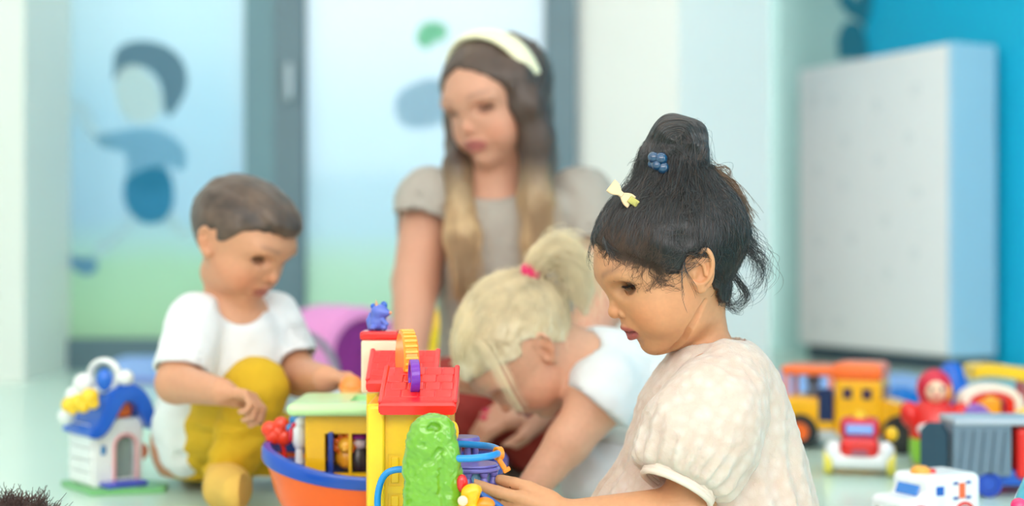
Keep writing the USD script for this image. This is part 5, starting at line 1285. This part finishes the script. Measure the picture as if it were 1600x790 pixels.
# blue bell tower
c = P(1487, 600, 2.66)
bel = thing('toy_bell_tower', 'toy tower with a blue bell-shaped roof behind the red doll', 'toy tower', loc=(c[0], c[1], 0))
part('roof', lathe([(0, .112), (.036, .112), (.037, .117), (.029, .126), (.024, .143), (.019, .157), (.010, .165), (0, .166)], 36), plastic(10, 96, 206), bel, smooth=50, label='blue bell roof'); part('wall', rbox(.046, .046, .114, .006, (0, 0, .057)), plastic(84, 60, 180), bel)
# slide / canopy
c = P(1576, 590, 2.74)
sl_ = thing('toy_slide', 'yellow wavy toy slide on red posts above the truck at the right edge', 'toy slide', loc=(c[0], c[1], 0))
pr = spline([(-.078, .158), (-.055, .163), (-.02, .161), (.02, .155), (.06, .153), (.12, .150)], 30); pr = pr - [0, .016]; out = np.vstack([pr + [0, .011], (pr - [0, .013])[::-1]])
m = extr(out, .07, r=.004); A = np.array([[1, 0, 0, 0], [0, 0, -1, .035], [0, 1, 0, 0], [0, 0, 0, 1.0]]); m.apply_transform(A); part('chute', fixw(m), plastic(255, 204, 0), sl_, smooth=50)
for x in (.03, .10):
    for y in (-.024, .024): part('post', rbox(.012, .012, .132, .003, (x, y, .066)), RED, sl_)
# white arch gate with a red inner face
c = P(1545, 640, 2.50)
ar = thing('toy_arch', 'white toy arch with red inside and an orange block beneath the yellow slide', 'toy arch', loc=(c[0], c[1], 0))
def archm(R, r, z0, d, n=28):
    a = np.linspace(0, np.pi, n); o = np.vstack([[[R, 0]], np.c_[R * np.cos(a), z0 + R * .62 * np.sin(a)], [[-R, 0]], [[-R + r, 0]], np.c_[(R - r) * np.cos(a[::-1]), z0 + (R * .62 - r) * np.sin(a[::-1])], [[R - r, 0]]])
    m = extr(o, d, r=.003); m.apply_transform(np.array([[1, 0, 0, 0], [0, 0, -1, d / 2], [0, 1, 0, 0], [0, 0, 0, 1.0]])); return fixw(m)
part('arch', archm(.054, .014, .108, .04), plastic(250, 236, 222), ar, smooth=50); part('lining', archm(.0395, .014, .107, .036), RED, ar, smooth=50, label='red inner face')
part('block', rbox(.044, .030, .116, .006, (-.004, .0, .058)), plastic(255, 170, 30), ar, label='orange block'); part('block_top', lathe([(0, .115), (.019, .115), (.016, .126), (0, .129)], 24, (-.004, 0, 0)), plastic(250, 220, 50), ar, smooth=50)
c = P(1527, 650, 2.37)
cb_ = thing('toy_block', 'blue toy block with a violet roof-shaped top behind the grey truck bed', 'toy block', loc=(c[0], c[1], 0), rz=15)
part('body', rbox(.030, .03, .106, .004, (0, 0, .053)), plastic(20, 120, 200), cb_); m = extr([(-.017, 0), (.017, 0), (0, .014)], .032, r=.001); m.apply_transform(np.array([[1, 0, 0, 0], [0, 0, -1, .016], [0, 1, 0, .105], [0, 0, 0, 1.0]])); part('top', fixw(m), plastic(140, 90, 190), cb_, label='violet gable top')
def simple_ball(name, label, px, Y, r, col, band=None):
    q = np.array([X(px, Y), Y, r]); t = thing(name, label, 'ball'); part('shell', ball(r, q, sub=4), col, t, smooth=True)
    part('valve', lathe([(0, -.001), (.004, -.001), (.004, .0008), (0, .0012)], 14, q + [0, 0, r]), WHT, t)
    if band: part('band', ring(r * 1.008, r * .06, r * .3, 48, q, rx=35, ry=20, c=.4), band, t, smooth=60)
    return t
simple_ball('toy_ball', 'big yellow ball cut by the right edge behind the red truck cab', 1620, 2.418, .056, plastic(255, 206, 70, .2, .5))
simple_ball('toy_ball', 'glossy pink ball behind the red truck cab, in front of the yellow ball', 1585, 2.333, .046, plastic(236, 16, 110, .12, .8))
simple_ball('toy_ball', "white and blue ball behind the squatting boy's outstretched arm", 516, 2.80, .064, plastic(226, 232, 242), plastic(60, 140, 210))
# turquoise toy at the lower right corner
c = P(1652, 790, 1.62)
egg = thing('toy_egg', 'glossy turquoise egg-shaped toy cut off by the lower right corner', 'toy', loc=(c[0], c[1], 0))
part('shell', lathe([(0, .0), (.03, .001), (.044, .02), (.050, .055), (.046, .09), (.034, .118), (.018, .134), (0, .139)], 40), plastic(64, 184, 214, .15, .7), egg, smooth=True); part('knob', ball(.0095, (-.050, -.018, .085)), plastic(236, 40, 110, .15, .6), egg, smooth=True, label='pink knob')
# mats, blocks and soft things at the back
M_mat = mat('blue_foam', lin(146, 180, 236), .7, bump=.2, bscale=200)
pt = [P(1185, 640, 3.42), P(1462, 640, 3.42), P(1470, 600, 4.0), P(1200, 600, 4.0)]
ft = thing('foam_mat', 'pale blue foam mat lying on the floor behind the yellow toy bus', 'mat'); part('sheet', rbox(X(1475, 3.7) - X(1185, 3.7), .62, .03, .008, ((X(1475, 3.7) + X(1185, 3.7)) / 2, 3.72, .015)), M_mat, ft); part('edge_strip', rbox(X(1475, 3.7) - X(1185, 3.7), .03, .031, .008, ((X(1475, 3.7) + X(1185, 3.7)) / 2, 3.395, .0155)), mat('violet_foam', lin(150, 150, 220), .7), ft)
fbk = thing('foam_block', 'pale blue foam block at the foot of the glass door behind the boy', 'foam block', loc=(X(218, 4.1), 4.1, 0), rz=6); part('body', rbox(.13, .2, .068, .012, (0, 0, .034)), M_mat, fbk); part('piping', rbox(.132, .202, .012, .005, (0, 0, .012)), mat('violet_piping', lin(140, 130, 214), .7), fbk)
bb = thing('toy_block', 'bright blue toy block on the pale mat between bus and doll', 'toy block', loc=(X(1408, 3.2), 3.2, 0), rz=25); part('body', rbox(.07, .07, .062, .01, (0, 0, .031)), plastic(20, 110, 200), bb); part('stud', lathe([(0, .06), (.022, .06), (.022, .07), (0, .071)], 24), plastic(30, 130, 215), bb)
# pink and purple play tunnel, grey hoop, yellow toy
TS = .74
tun = thing('play_tunnel', 'pink fabric play tunnel with a round purple end behind the boy', 'play tunnel')
tc0 = np.array([X(528, 3.5), 3.5, .112]); tm_ = lathe([(.12, -.16), (.150, -.155), (.158, -.10), (.155, -.04), (.160, 0), (.155, .05), (.158, .11), (.150, .16), (.12, .165), (.12, -.16)], 44)
tm_.apply_scale(TS); tm_ = T(tm_, tc0 + [-.0, .03, .012], rx=90, rz=38); tm_.vertices[:, 2] = np.maximum(tm_.vertices[:, 2], .002); part('fabric', tm_, mat('pink_nylon', lin(240, 150, 214), .5, bump=.3, bscale=20, bdist=.01), tun, smooth=60)
dsk = lathe([(0, -.004), (.128, -.004), (.134, 0), (.128, .004), (0, .004)], 44); dsk.apply_scale(TS); dsk = T(dsk, tc0, rx=90, rz=38); a_ = math.radians(38); dsk.apply_translation([math.sin(a_) * .135 * TS, -math.cos(a_) * .135 * TS + .03, .012]); part('end_panel', dsk, mat('purple_nylon', lin(146, 36, 140), .5), tun, smooth=40, label='purple end panel')
hp = thing('hoop', 'thin grey hoop leaning on the pink tunnel behind the boy', 'hoop'); m = T(ring(.105, .016, .018, 48, c=.4), (X(466, 3.0), 3.0, .1005), rx=80, rz=40); m.apply_translation([0, 0, .002 - m.bounds[0, 2]]); part('tube', m, mat('grey_foam', lin(158, 152, 168), .7), hp, smooth=60); part('joint', ball(.012, m.vertices[m.vertices[:, 2].argmax()] - [0, 0, .008], (1, 1, 1)), mat('dark_joint', lin(110, 105, 120), .6), hp, smooth=True)
yt = thing('toy_tower', "yellow toy tower beyond the woman's left-hand arm", 'toy tower', loc=(X(676, 3.3), 3.3, 0), rz=20); part('wall', lathe([(0, 0), (.034, 0), (.030, .16), (.036, .165), (.036, .2), (0, .2)], 28), plastic(255, 214, 40), yt, smooth=40); part('roof', lathe([(0, .198), (.04, .198), (.02, .235), (0, .248)], 28), plastic(255, 200, 30), yt, smooth=40)
